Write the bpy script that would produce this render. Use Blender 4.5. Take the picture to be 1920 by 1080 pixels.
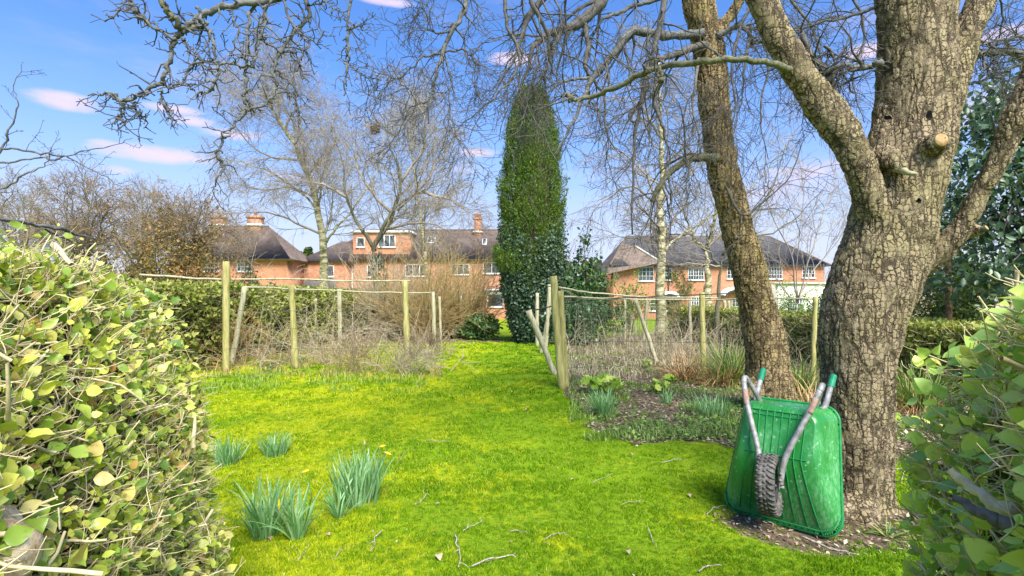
import bpy, math, random
import numpy as np
from mathutils import Vector, Matrix

for o in list(bpy.data.objects):
    bpy.data.objects.remove(o)
S = bpy.context.scene
C = S.collection
random.seed(7)
RNG = np.random.default_rng(11)
F, HOR, EYE = 1000.0, 555.0, 1.5      # focal length in photo pixels, horizon row, eye height

# ------------------------------------------------------------------ camera, sky, sun, exposure
cam = bpy.data.cameras.new('camera')
camo = bpy.data.objects.new('camera', cam); C.objects.link(camo)
camo.location = (0, 0, EYE); camo.rotation_euler = (math.radians(90), 0, 0)
cam.sensor_width = 36; cam.lens = F/1920*36; cam.shift_y = (HOR-540)/1920
cam.clip_start = 0.05; cam.clip_end = 2000
S.camera = camo
S.view_settings.view_transform = 'Standard'; S.view_settings.look = 'None'
S.view_settings.gamma = 1; S.view_settings.use_curve_mapping = False
S.view_settings.exposure = 1.42
S.render.engine = 'CYCLES'
S.cycles.use_denoising = True
S.cycles.max_bounces = 8; S.cycles.transparent_max_bounces = 8
S.cycles.caustics_reflective = False; S.cycles.caustics_refractive = False
SUN_EL, SUN_AZ = math.radians(48), math.radians(160)      # azimuth clockwise from +Y (north)
SKY_STRENGTH, SUN_STRENGTH = 0.10, 3.2

def nd(nt, typ, **kw):
    n = nt.nodes.new(typ)
    for k, v in kw.items():
        if k in n.inputs.keys():
            n.inputs[k].default_value = v
        else:
            setattr(n, k, v)
    return n
def mth(nt, op, a, b=None, c=None, clamp=False):
    n = nt.nodes.new('ShaderNodeMath'); n.operation = op; n.use_clamp = clamp
    for i, x in enumerate((a, b, c)):
        if x is None: continue
        if isinstance(x, (int, float)): n.inputs[i].default_value = x
        else: nt.links.new(x, n.inputs[i])
    return n.outputs[0]
def mixc(nt, f, a, b, mode='MIX'):
    n = nt.nodes.new('ShaderNodeMix'); n.data_type = 'RGBA'; n.blend_type = mode
    for i, x in ((0, f), (6, a), (7, b)):
        if isinstance(x, (int, float)): n.inputs[i].default_value = x
        elif isinstance(x, tuple): n.inputs[i].default_value = (*x[:3], 1)
        else: nt.links.new(x, n.inputs[i])
    return n.outputs[2]
def smooth(nt, x, lo, hi, a=0.0, b=1.0):
    n = nt.nodes.new('ShaderNodeMapRange'); n.interpolation_type = 'SMOOTHSTEP'
    nt.links.new(x, n.inputs[0])
    for i, v in ((1, lo), (2, hi), (3, a), (4, b)): n.inputs[i].default_value = v
    return n.outputs[0]

W = bpy.data.worlds.new('World'); S.world = W; W.use_nodes = True
nt = W.node_tree; nt.nodes.clear()
out = nd(nt, 'ShaderNodeOutputWorld'); bg = nd(nt, 'ShaderNodeBackground'); bg.inputs['Strength'].default_value = SKY_STRENGTH
sky = nd(nt, 'ShaderNodeTexSky'); sky.sky_type = 'NISHITA'; sky.sun_disc = False
sky.sun_elevation = SUN_EL; sky.sun_rotation = SUN_AZ; sky.air_density = 1.0; sky.dust_density = 1.6; sky.ozone_density = 2.5
tc = nd(nt, 'ShaderNodeTexCoord'); sep = nd(nt, 'ShaderNodeSeparateXYZ'); nt.links.new(tc.outputs['Generated'], sep.inputs[0])
X, Y, Z = sep.outputs
az = mth(nt, 'ARCTAN2', X, Y)
hd = mth(nt, 'SQRT', mth(nt, 'ADD', mth(nt, 'MULTIPLY', X, X), mth(nt, 'MULTIPLY', Y, Y)))
el = mth(nt, 'ARCTAN2', Z, hd)
cmb = nd(nt, 'ShaderNodeCombineXYZ'); nt.links.new(mth(nt, 'MULTIPLY', az, 5.0), cmb.inputs[0]); nt.links.new(mth(nt, 'MULTIPLY', el, 17.0), cmb.inputs[1])
nz = nd(nt, 'ShaderNodeTexNoise', Scale=1.6, Detail=6.0, Roughness=0.6); nt.links.new(cmb.outputs[0], nz.inputs['Vector'])
nf = nz.outputs[0]
mask = None
# small streaky clouds: photo position, half width, half height, strength
for (px, py, hw, hh, st) in [(118, 188, 95, 24, 1.), (325, 207, 80, 13, .7), (365, 228, 70, 13, .9), (430, 250, 90, 14, .8), (205, 270, 50, 10, .7),
        (300, 290, 150, 22, .9), (215, 318, 55, 12, .7), (962, 110, 62, 17, 1.), (1622, 97, 62, 20, 1.), (895, 286, 55, 10, .7), (720, 3, 70, 9, .9),
        (870, 318, 60, 12, .5), (1885, 62, 90, 18, .7), (1220, 120, 80, 12, .5), (560, 330, 90, 16, .5), (1150, 320, 150, 26, .35), (1500, 340, 200, 60, .5),
        (1830, 190, 140, 60, .5)]:
    a0 = math.atan2(px-960, F); e0 = math.atan2(HOR-py, math.hypot(px-960, F)); sa = hw/F*math.cos(a0)**2; se = hh/F*math.cos(a0)
    da = mth(nt, 'MULTIPLY', mth(nt, 'SUBTRACT', az, a0), 1/sa); de = mth(nt, 'MULTIPLY', mth(nt, 'SUBTRACT', el, e0), 1/se)
    r2 = mth(nt, 'ADD', mth(nt, 'MULTIPLY', da, da), mth(nt, 'MULTIPLY', de, de))
    m = mth(nt, 'MULTIPLY', mth(nt, 'SUBTRACT', 1.0, r2, clamp=True), st)
    mask = m if mask is None else mth(nt, 'MAXIMUM', mask, m)
loc = smooth(nt, mth(nt, 'ADD', mask, mth(nt, 'MULTIPLY', mth(nt, 'SUBTRACT', nf, 0.5), 1.7)), .15, .95)
loc = mth(nt, 'MULTIPLY', loc, smooth(nt, mask, 0.0, .25))
nz2 = nd(nt, 'ShaderNodeTexNoise', Scale=.45, Detail=5.0, Roughness=0.6); nt.links.new(cmb.outputs[0], nz2.inputs['Vector'])
gen = mth(nt, 'MULTIPLY', smooth(nt, nz2.outputs[0], .52, .82), .40)
cl = mth(nt, 'MULTIPLY', mth(nt, 'MAXIMUM', loc, gen), .9)
hz = smooth(nt, el, -0.02, 0.44, .85, 0.0)                      # pale veil towards the horizon
skyc = mixc(nt, 1.0, sky.outputs[0], (.47, .72, 1.08), 'MULTIPLY')
skyc = mixc(nt, hz, skyc, (2.35, 2.8, 4.1))
skyc = mixc(nt, smooth(nt, el, 0.0, .26, .7, 0.0), skyc, (3.5, 3.65, 4.3))      # whiter band low down
skyc = mixc(nt, cl, skyc, (3.75, 3.2, 4.0))
nt.links.new(skyc, bg.inputs['Color']); nt.links.new(bg.outputs[0], out.inputs[0])

sl = bpy.data.lights.new('sun', 'SUN'); sl.energy = SUN_STRENGTH; sl.angle = math.radians(32); sl.color = (1, .95, .86)
so = bpy.data.objects.new('sun', sl); C.objects.link(so)
sd = Vector((math.sin(SUN_AZ)*math.cos(SUN_EL), math.cos(SUN_AZ)*math.cos(SUN_EL), math.sin(SUN_EL)))
so.rotation_euler = sd.to_track_quat('Z', 'Y').to_euler(); so.location = (0, -5, 20)

# ------------------------------------------------------------------ helpers
def P(px, py, Y): return np.array([(px-960)/F*Y, Y, EYE-(py-HOR)/F*Y])
def gz(x, y):
    x = np.asarray(x, float); y = np.asarray(y, float)
    return -0.02*np.clip(y-12, 0, 60) + .035*np.sin(x*1.3+.5)*np.sin(y*.9)*np.clip((y-4)/4, 0, 1) - .006*np.clip(y-72,0,400)
def G(px, py):            # ground point seen at a pixel
    Y = 1500.0/max(py-HOR, 1)
    for _ in range(8):
        Y = (EYE-float(gz((px-960)/F*Y, Y)))*F/max(py-HOR, 1)
    return np.array([(px-960)/F*Y, Y, float(gz((px-960)/F*Y, Y))])

def tag(o, label=None, cat=None, group=None, kind=None):
    if label: o['label'] = label
    if cat: o['category'] = cat
    if group: o['group'] = group
    if kind: o['kind'] = kind
    return o
def thing(name, loc, label, cat, group=None):
    o = bpy.data.objects.new(name, None); C.objects.link(o); o.location = loc; o.empty_display_size = .2
    return tag(o, label, cat, group)

class MB:
    def __init__(s): s.v = []; s.f = []; s.n = 0
    def add(s, v, f, mi=0):
        v = np.asarray(v, np.float32).reshape(-1, 3); f = np.asarray(f, np.int32)
        if len(v) == 0: return s
        s.v.append(v); s.f.append((f+s.n, mi)); s.n += len(v); return s
    def tubes(s, Pp, R, k=3, cap=False, mi=0):
        """Pp (m,n,3) paths, R (m,n) radii"""
        Pp = np.asarray(Pp, float); R = np.asarray(R, float)
        if Pp.ndim == 2: Pp = Pp[None]; R = R[None]
        m, n, _ = Pp.shape
        if m == 0: return s
        T = np.gradient(Pp, axis=1); T /= np.linalg.norm(T, axis=2, keepdims=True)+1e-9
        ref = np.zeros((m, 1, 3)); mt = np.abs(T.mean(1)); ax = mt.argmin(1); ref[np.arange(m), 0, ax] = 1
        U = np.cross(T, ref); U /= np.linalg.norm(U, axis=2, keepdims=True)+1e-9; V = np.cross(T, U)
        a = np.arange(k)*2*math.pi/k
        ring = Pp[:, :, None]+R[:, :, None, None]*(np.cos(a)[None, None, :, None]*U[:, :, None]+np.sin(a)[None, None, :, None]*V[:, :, None])
        v = ring.reshape(-1, 3)
        i = np.arange(n-1)[:, None]*k; j = np.arange(k)[None]
        q = np.stack([i+j, i+(j+1) % k, i+k+(j+1) % k, i+k+j], -1).reshape(-1, 4)
        q = (np.arange(m)[:, None, None]*n*k+q[None]).reshape(-1, 4)
        s.add(v, q, mi)
        if cap:
            b = s.n-len(v)
            for e in (0, n-1):
                c = np.arange(m)[:, None]*n*k+e*k+np.arange(k)[None]
                if e == 0: c = c[:, ::-1]
                s.f.append((c.astype(np.int32)+b, mi))
        return s
    def inst(s, tv, tf, pos, A, B, N, sc, mi=0):
        """template verts tv (k,3) in axes A,B,N placed at pos with scale sc"""
        m = len(pos)
        if m == 0: return s
        sc = np.broadcast_to(np.asarray(sc, float), (m,))
        v = pos[:, None]+sc[:, None, None]*(tv[None, :, 0:1]*A[:, None]+tv[None, :, 1:2]*B[:, None]+tv[None, :, 2:3]*N[:, None])
        k = len(tv)
        for f in tf:
            f = np.asarray(f, np.int32)
        groups = {}
        for f in tf: groups.setdefault(len(f), []).append(f)
        base = s.n; s.v.append(v.reshape(-1, 3).astype(np.float32)); s.n += m*k
        for g in groups.values():
            ff = (np.arange(m)[:, None, None]*k+np.array(g)[None]).reshape(-1, len(g[0]))+base
            s.f.append((ff.astype(np.int32), mi))
        return s
    def box(s, c, h, R=None, mi=0):
        v = np.array([[x, y, z] for x in (-1, 1) for y in (-1, 1) for z in (-1, 1)], float)*np.asarray(h, float)
        if R is not None: v = v@np.asarray(R, float).T
        s.add(v+np.asarray(c, float), [[0, 1, 3, 2], [4, 6, 7, 5], [0, 4, 5, 1], [2, 3, 7, 6], [0, 2, 6, 4], [1, 5, 7, 3]], mi); return s
    def mesh(s, name, mats, org=(0, 0, 0), smooth=False):
        me = bpy.data.meshes.new(name)
        v = np.concatenate(s.v)-np.asarray(org, np.float32)
        me.vertices.add(len(v)); me.vertices.foreach_set('co', v.ravel().astype(np.float32))
        tot = np.concatenate([np.full(len(f), f.shape[1], np.int32) for f, _ in s.f])
        lv = np.concatenate([f.ravel() for f, _ in s.f])
        me.loops.add(len(lv)); me.loops.foreach_set('vertex_index', lv)
        me.polygons.add(len(tot)); st = np.concatenate([[0], np.cumsum(tot)[:-1]]).astype(np.int32)
        me.polygons.foreach_set('loop_start', st)
        if not isinstance(mats, (list, tuple)): mats = [mats]
        for m in mats: me.materials.append(m)
        if len(mats) > 1:
            me.polygons.foreach_set('material_index', np.concatenate([np.full(len(f), mi, np.int32) for f, mi in s.f]))
        if smooth: me.polygons.foreach_set('use_smooth', np.ones(len(tot), bool))
        me.update(calc_edges=True); return me
    def build(s, name, mats, parent=None, org=None, smooth=False, label=None):
        if org is None: org = tuple(parent.matrix_world.translation) if False else (world_loc(parent) if parent else (0, 0, 0))
        me = s.mesh(name, mats, org, smooth)
        o = bpy.data.objects.new(name, me); C.objects.link(o)
        if parent: o.parent = parent
        else: o.location = org
        if label: o['label'] = label
        return o
def world_loc(o):
    v = Vector((0, 0, 0))
    while o: v = v+Vector(o.location); o = o.parent
    return tuple(v)

def unit(v): return v/(np.linalg.norm(v, axis=-1, keepdims=True)+1e-9)
def resample(pts, n, rad=None):
    """smooth (Catmull-Rom) resample of a control path"""
    p = np.asarray(pts, float); m = len(p)
    pp = np.vstack([2*p[0]-p[1], p, 2*p[-1]-p[-2]])
    t = np.linspace(0, m-1-1e-6, n); i = t.astype(int); f = (t-i)[:, None]
    a, b, c, d = pp[i], pp[i+1], pp[i+2], pp[i+3]
    q = .5*((2*b)+(-a+c)*f+(2*a-5*b+4*c-d)*f**2+(-a+3*b-3*c+d)*f**3)
    if rad is None: return q
    return q, np.interp(t, np.arange(m), rad)
def wobble(p, amp, rng=RNG, sc=1.0):
    n = len(p); w = rng.normal(0, 1, (n, 3)); 
    w = (w+np.roll(w, 1, 0))/1.4; w[0] = 0
    return p+w*amp
def kids(rng, Pp, R, per, t0, t1, n, L, ang, wob, trop, rr, rtip, taper_len=.5, flat=0.0, lenpow=None):
    """children of all paths at once"""
    if Pp.ndim == 2: Pp = Pp[None]; R = R[None]
    m, k, _ = Pp.shape
    t = (np.arange(per)[None]+rng.random((m, per)))/per*(t1-t0)+t0
    f = t*(k-1); i = np.minimum(f.astype(int), k-2); u = f-i
    mi = np.arange(m)[:, None]
    st = Pp[mi, i]*(1-u[..., None])+Pp[mi, i+1]*u[..., None]
    rs = R[mi, i]*(1-u)+R[mi, i+1]*u
    tg = unit(Pp[mi, i+1]-Pp[mi, i])
    st, rs, tg, t = st.reshape(-1, 3), rs.ravel(), tg.reshape(-1, 3), t.ravel()
    M = len(st)
    rd = rng.normal(0, 1, (M, 3)); rd[:, 2] *= 1-flat
    pr = unit(rd-(rd*tg).sum(1, keepdims=True)*tg)
    a = np.radians(ang*(.7+.6*rng.random(M)))[:, None]
    d = unit(np.cos(a)*tg+np.sin(a)*pr)
    Ln = L*(1-taper_len*t)*(.55+.9*rng.random(M))
    out = np.zeros((M, n, 3)); out[:, 0] = st; p = st.copy()
    trop = np.asarray(trop, float)
    for j in range(1, n):
        d = unit(d+rng.normal(0, wob, (M, 3))+trop)
        p = p+d*(Ln/(n-1))[:, None]; out[:, j] = p
    r0 = np.maximum(np.minimum(rs*rr, rs*.95), rtip*1.1)
    rad = r0[:, None]+(rtip-r0[:, None])*np.linspace(0, 1, n)[None]**.8
    return out, rad
def pts_tree(mb, levels, sides):
    for (Pp, R), k in zip(levels, sides): mb.tubes(Pp, R, k)

LEAF_V = np.array([[0, 0, 0], [.25, .26, .05], [.25, 0, -.01], [.25, -.26, .05], [.58, .31, .05], [.58, 0, -.03], [.58, -.31, .05], [.85, .15, .0], [.85, 0, -.05], [.85, -.15, .0], [1, 0, -.10]], float)
LEAF_F = [(0, 2, 1), (0, 3, 2), (1, 2, 5, 4), (2, 3, 6, 5), (4, 5, 8, 7), (5, 6, 9, 8), (7, 8, 10), (8, 9, 10)]
def hi_leaf(wd=.33, curl=.10, fold=.16, nst=8):
    V = []; 
    for i in range(nst+1):
        t = i/nst; w = wd*math.sin(math.pi*t**.82)**.85 if 0 < i < nst else 0
        V += [[t, w, fold*w-curl*t*t], [t, 0, -curl*t*t], [t, -w, fold*w-curl*t*t]]
    F_ = []
    for i in range(nst):
        a = i*3; F_ += [(a, a+1, a+4, a+3), (a+1, a+2, a+5, a+4)]
    return np.array(V, float), F_
HI_V, HI_F = hi_leaf()
LEAF2_V = np.array([[0, 0, 0], [.5, .28, .06], [.5, -.28, .06], [1, 0, 0]], float); LEAF2_F = [(0, 2, 3, 1)]
TRI_V = np.array([[0, .14, 0], [0, -.14, 0], [1, 0, 0]], float); TRI_F = [(0, 1, 2)]
def frames(rng, n, A=None, nrm=None, spread=1.0):
    A = unit(rng.normal(0, 1, (n, 3))) if A is None else unit(A)
    N = rng.normal(0, 1, (n, 3))*spread+(0 if nrm is None else nrm)
    B = unit(np.cross(N, A)); N = np.cross(A, B)
    return A, B, N

# ------------------------------------------------------------------ materials
def mat(name, rough=.7, spec=.3):
    m = bpy.data.materials.new(name); m.use_nodes = True; nt = m.node_tree
    b = nt.nodes['Principled BSDF']; b.inputs['Roughness'].default_value = rough; b.inputs['Specular IOR Level'].default_value = spec
    return m, nt, b
def tex(nt, typ, coord='Object', scale=(1, 1, 1), **kw):
    if coord == 'Position': g = nd(nt, 'ShaderNodeNewGeometry'); src = g.outputs['Position']
    else: g = nd(nt, 'ShaderNodeTexCoord'); src = g.outputs[coord]
    mp = nd(nt, 'ShaderNodeMapping'); mp.inputs['Scale'].default_value = scale; nt.links.new(src, mp.inputs[0])
    n = nd(nt, typ, **kw); nt.links.new(mp.outputs[0], n.inputs['Vector']); return n
def ramp(nt, fac, stops):
    r = nd(nt, 'ShaderNodeValToRGB'); e = r.color_ramp.elements
    while len(e) < len(stops): e.new(.5)
    for x, (p, c) in zip(e, stops): x.position = p; x.color = (*c, 1)
    nt.links.new(fac, r.inputs[0]); return r.outputs[0]
def bump(nt, b, h, st=.5, dist=.01):
    n = nd(nt, 'ShaderNodeBump', Strength=st, Distance=dist); nt.links.new(h, n.inputs['Height']); nt.links.new(n.outputs[0], b.inputs['Normal']); return n
def rnd(nt):
    g = nd(nt, 'ShaderNodeNewGeometry'); o = nd(nt, 'ShaderNodeObjectInfo')
    return mth(nt, 'FRACT', mth(nt, 'ADD', g.outputs['Random Per Island'], o.outputs['Random']))
def simple(name, c1, c2, rough=.7, scale=8., spec=.3, bmp=.2, coord='Object', detail=5., sc3=(1, 1, 1), metal=0, isl=0.0):
    m, nt, b = mat(name, rough, spec)
    n = tex(nt, 'ShaderNodeTexNoise', coord, sc3, Scale=scale, Detail=detail, Roughness=.65)
    f = smooth(nt, n.outputs[0], .32, .68)
    if isl: f = mth(nt, 'ADD', mth(nt, 'MULTIPLY', f, 1-isl), mth(nt, 'MULTIPLY', rnd(nt), isl))
    c = mixc(nt, f, c1, c2); nt.links.new(c, b.inputs['Base Color']); b.inputs['Metallic'].default_value = metal
    if bmp: bump(nt, b, n.outputs[0], bmp, .01)
    return m
def foliage(name, stops, rough=.45, spec=.4, trans=.35, clump=None, coord='Position', wet=0.0):
    m, nt, b = mat(name, rough, spec)
    c = ramp(nt, rnd(nt), stops)
    if clump:
        n = tex(nt, 'ShaderNodeTexNoise', coord, Scale=clump[0], Detail=3.0)
        c = mixc(nt, smooth(nt, n.outputs[0], .38, .62, 0, clump[2]), c, clump[1])
    n2 = tex(nt, 'ShaderNodeTexNoise', coord, Scale=55., Detail=2.0)
    c = mixc(nt, smooth(nt, n2.outputs[0], .58, .72, 0, wet), c, (.16, .08, .02)) if wet else c
    nt.links.new(c, b.inputs['Base Color'])
    t = nd(nt, 'ShaderNodeBsdfTranslucent'); nt.links.new(mixc(nt, 1.0, c, (1.3, 1.35, .7), 'MULTIPLY'), t.inputs[0])
    mx = nd(nt, 'ShaderNodeMixShader'); mx.inputs[0].default_value = trans
    o = nt.nodes['Material Output']; nt.links.new(b.outputs[0], mx.inputs[1]); nt.links.new(t.outputs[0], mx.inputs[2]); nt.links.new(mx.outputs[0], o.inputs[0])
    return m
def barkmat(name, c_lo, c_hi, crack, moss, cell=38., stretch=.62, disp=.010, mossamt=.55):
    m, nt, b = mat(name, .9, .15)
    g = nd(nt, 'ShaderNodeTexCoord')
    nzz = nd(nt, 'ShaderNodeTexNoise', Scale=9., Detail=6.0, Roughness=.65); nt.links.new(g.outputs['Object'], nzz.inputs['Vector'])
    va = nd(nt, 'ShaderNodeVectorMath'); va.operation = 'MULTIPLY_ADD'; nt.links.new(nzz.outputs['Color'], va.inputs[0]); va.inputs[1].default_value = (.06, .06, .07); nt.links.new(g.outputs['Object'], va.inputs[2])
    mp = nd(nt, 'ShaderNodeMapping'); mp.inputs['Scale'].default_value = (1, 1, stretch); nt.links.new(va.outputs[0], mp.inputs[0])
    vo = nd(nt, 'ShaderNodeTexVoronoi', Scale=cell, Randomness=.62); vo.feature = 'DISTANCE_TO_EDGE'; nt.links.new(mp.outputs[0], vo.inputs['Vector'])
    vc = nd(nt, 'ShaderNodeTexVoronoi', Scale=cell, Randomness=.62); nt.links.new(mp.outputs[0], vc.inputs['Vector'])
    nw = nd(nt, 'ShaderNodeTexNoise', Scale=9., Detail=3.0); nt.links.new(g.outputs['Object'], nw.inputs['Vector'])
    wd = smooth(nt, nw.outputs[0], .3, .7, .04, .15)          # crack width varies
    pl = mth(nt, 'DIVIDE', vo.outputs['Distance'], wd, clamp=True)
    plate = smooth(nt, pl, .0, 1.0)
    nk = nd(nt, 'ShaderNodeTexNoise', Scale=28., Detail=3.0); nt.links.new(g.outputs['Object'], nk.inputs['Vector'])
    miss = smooth(nt, nk.outputs[0], .56, .70, 0, .4)        # parts of the cracks heal over
    plate = mth(nt, 'MAXIMUM', plate, miss)
    mf = nd(nt, 'ShaderNodeMapping'); mf.inputs['Scale'].default_value = (1, 1, .16); nt.links.new(va.outputs[0], mf.inputs[0])
    vf = nd(nt, 'ShaderNodeTexVoronoi', Scale=cell*.52, Randomness=.9); vf.feature = 'DISTANCE_TO_EDGE'; nt.links.new(mf.outputs[0], vf.inputs['Vector'])
    fur = smooth(nt, vf.outputs['Distance'], .0, .13)          # long upright furrows
    fur = mth(nt, 'MAXIMUM', fur, smooth(nt, nw.outputs[0], .36, .56, .6, 0.0))
    plate = mth(nt, 'MULTIPLY', plate, fur)
    fine = nd(nt, 'ShaderNodeTexNoise', Scale=120., Detail=5.0, Roughness=.7); nt.links.new(mp.outputs[0], fine.inputs['Vector'])
    sepc = nd(nt, 'ShaderNodeSeparateColor'); nt.links.new(vc.outputs['Color'], sepc.inputs[0])
    c = mixc(nt, smooth(nt, sepc.outputs[0], 0, 1, .25, .75), c_lo, c_hi)
    c = mixc(nt, smooth(nt, fine.outputs[0], .48, .70, 0, .45), c, tuple(min(1, x*1.45) for x in c_hi))
    mo = nd(nt, 'ShaderNodeTexNoise', Scale=2.6, Detail=6.0, Roughness=.7); nt.links.new(g.outputs['Object'], mo.inputs['Vector'])
    c = mixc(nt, smooth(nt, mo.outputs[0], .42, .62, 0, mossamt), c, moss)
    ru = nd(nt, 'ShaderNodeTexNoise', Scale=5.3, Detail=5.0, Roughness=.75); nt.links.new(mp.outputs[0], ru.inputs['Vector'])
    c = mixc(nt, smooth(nt, ru.outputs[0], .60, .72, 0, .45), c, (.30, .15, .06))
    c = mixc(nt, mth(nt, 'SUBTRACT', 1.0, plate), c, crack)
    nt.links.new(c, b.inputs['Base Color'])
    h = mth(nt, 'ADD', plate, mth(nt, 'MULTIPLY', fine.outputs[0], .25))
    h = mth(nt, 'ADD', h, mth(nt, 'MULTIPLY', sepc.outputs[1], .45))
    d = nd(nt, 'ShaderNodeDisplacement', Midlevel=.8, Scale=disp); nt.links.new(h, d.inputs['Height'])
    nt.links.new(d.outputs[0], nt.nodes['Material Output'].inputs['Displacement'])
    m.displacement_method = 'BOTH'
    return m
M = {}
M['bark'] = barkmat('plated_bark', (.22, .165, .095), (.38, .30, .185), (.065, .048, .030), (.25, .23, .07), cell=33., mossamt=.34, stretch=.74, disp=.012)
M['bark_lean'] = barkmat('leaning_tree_bark', (.28, .20, .10), (.46, .345, .18), (.075, .052, .028), (.27, .22, .055), cell=25., stretch=.78, disp=.02, mossamt=.5)
M['branch'] = simple('branch_bark', (.06, .06, .052), (.19, .19, .16), .85, 40., bmp=.6, sc3=(1, 1, 1))
M['branch_moss'] = simple('mossy_branch_bark', (.075, .075, .045), (.19, .18, .10), .9, 35., bmp=.7)
M['branch_dark'] = simple('dark_branch_bark', (.045, .042, .036), (.17, .155, .13), .85, 25., bmp=.6, isl=.3)
M['spur'] = simple('spur_twig_bark', (.045, .043, .043), (.18, .18, .17), .85, 45., bmp=.6, isl=.3)
M['twig_far'] = simple('far_twig_bark', (.20, .165, .12), (.42, .36, .27), .85, 3., bmp=0, isl=.6)
M['twig_brown'] = simple('brown_twig_bark', (.16, .115, .07), (.36, .27, .16), .85, 3., bmp=0, isl=.6)
M['hedge_twig'] = simple('hedge_twig_bark', (.42, .33, .16), (.76, .65, .40), .8, 30., bmp=.3, isl=.5)
M['cane'] = simple('dead_cane', (.26, .19, .11), (.60, .51, .34), .8, 3., bmp=0, isl=.75)
M['cane_gold'] = simple('golden_cane', (.28, .19, .07), (.55, .42, .18), .8, 3., bmp=0, isl=.75)
M['straw'] = simple('straw', (.35, .18, .07), (.62, .42, .20), .8, 3., bmp=0, isl=.75)
M['post'] = simple('post_wood', (.25, .225, .06), (.47, .42, .165), .8, 5., bmp=.5, sc3=(6, 6, .6), detail=8.)
M['post_pale'] = simple('pale_post_wood', (.28, .255, .14), (.50, .46, .29), .8, 5., bmp=.5, sc3=(6, 6, .6), detail=8.)
M['black_pole'] = simple('black_pole', (.02, .02, .02), (.05, .05, .045), .5, 10.)
M['wire'] = simple('wire', (.05, .05, .04), (.12, .11, .09), .6, 20.)
M['net'] = simple('netting_string', (.10, .13, .05), (.22, .24, .12), .8, 20.)
M['leaf'] = foliage('hedge_leaf', [(0, (.12, .23, .03)), (.25, (.28, .40, .05)), (.55, (.52, .58, .08)), (.86, (.72, .72, .14)), (.95, (.76, .62, .22)), (1, (.56, .30, .09))], .38, .5, .3, wet=.5)
M['leaf_blue'] = foliage('glossy_hedge_leaf', [(0, (.22, .38, .10)), (.4, (.46, .66, .15)), (.7, (.70, .80, .15)), (.9, (.60, .70, .13)), (1, (.74, .66, .20))], .4, .45, .35, wet=.25)
M['cypress'] = foliage('cypress_spray', [(0, (.035, .08, .012)), (.5, (.09, .17, .025)), (1, (.20, .29, .04))], .6, .25, .3, clump=(1.6, (.20, .26, .04), .35))
M['ivy'] = foliage('ivy_leaf', [(0, (.025, .055, .03)), (.6, (.06, .11, .055)), (1, (.15, .21, .12))], .5, .35, .15)
M['laurel'] = foliage('laurel_leaf', [(0, (.02, .05, .022)), (.6, (.05, .10, .04)), (1, (.13, .20, .09))], .35, .5, .2)
M['mahonia'] = foliage('shrub_leaf', [(0, (.035, .09, .03)), (.6, (.08, .17, .05)), (1, (.20, .30, .07))], .4, .4, .25)
M['hedge_far'] = foliage('clipped_hedge_leaf', [(0, (.11, .17, .025)), (.5, (.27, .32, .05)), (1, (.50, .50, .13))], .5, .3, .25, clump=(2.2, (.30, .28, .08), .5))
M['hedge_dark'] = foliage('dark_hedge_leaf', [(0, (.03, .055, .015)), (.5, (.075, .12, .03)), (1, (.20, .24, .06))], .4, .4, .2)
M['conifer'] = foliage('conifer_spray', [(0, (.05, .09, .03)), (.5, (.11, .17, .05)), (1, (.24, .28, .09))], .6, .2, .25)
M['brownleaf'] = foliage('withered_leaf', [(0, (.10, .10, .03)), (.4, (.20, .16, .05)), (.8, (.32, .20, .07)), (1, (.38, .19, .05))], .6, .2, .25)
M['daff'] = foliage('daffodil_blade', [(0, (.10, .26, .07)), (.5, (.24, .44, .17)), (1, (.42, .60, .34))], .45, .35, .3)
M['sedge'] = foliage('sedge_blade', [(0, (.06, .12, .02)), (.5, (.15, .25, .05)), (.85, (.30, .36, .09)), (1, (.45, .36, .15))], .5, .3, .2)
M['lime'] = foliage('lime_leaf', [(0, (.18, .30, .03)), (.5, (.34, .48, .06)), (1, (.55, .62, .14))], .5, .3, .35)
M['weed'] = foliage('weed_leaf', [(0, (.08, .16, .03)), (.5, (.17, .28, .05)), (1, (.32, .42, .10))], .5, .3, .25)
M['petal'] = foliage('daffodil_bud', [(0, (.75, .60, .02)), (1, (.85, .72, .05))], .5, .3, .3)
M['spathe'] = foliage('papery_sheath', [(0, (.45, .38, .18)), (1, (.60, .52, .30))], .7, .2, .3)
M['litter'] = foliage('dead_leaf', [(0, (.12, .08, .045)), (.4, (.28, .20, .12)), (.8, (.48, .38, .25)), (1, (.62, .54, .40))], .7, .2, .1)
def birchmat():
    m, nt, b = mat('birch_bark', .7, .2)
    n = tex(nt, 'ShaderNodeTexNoise', 'Object', (1, 1, 2.6), Scale=3.2, Detail=6.0, Roughness=.7)
    c = ramp(nt, n.outputs[0], [(.36, (.05, .05, .03)), (.45, (.22, .20, .08)), (.54, (.50, .45, .24)), (.7, (.70, .66, .48))])
    nt.links.new(c, b.inputs['Base Color']); bump(nt, b, n.outputs[0], .5, .03); return m
M['birch'] = birchmat()
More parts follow.
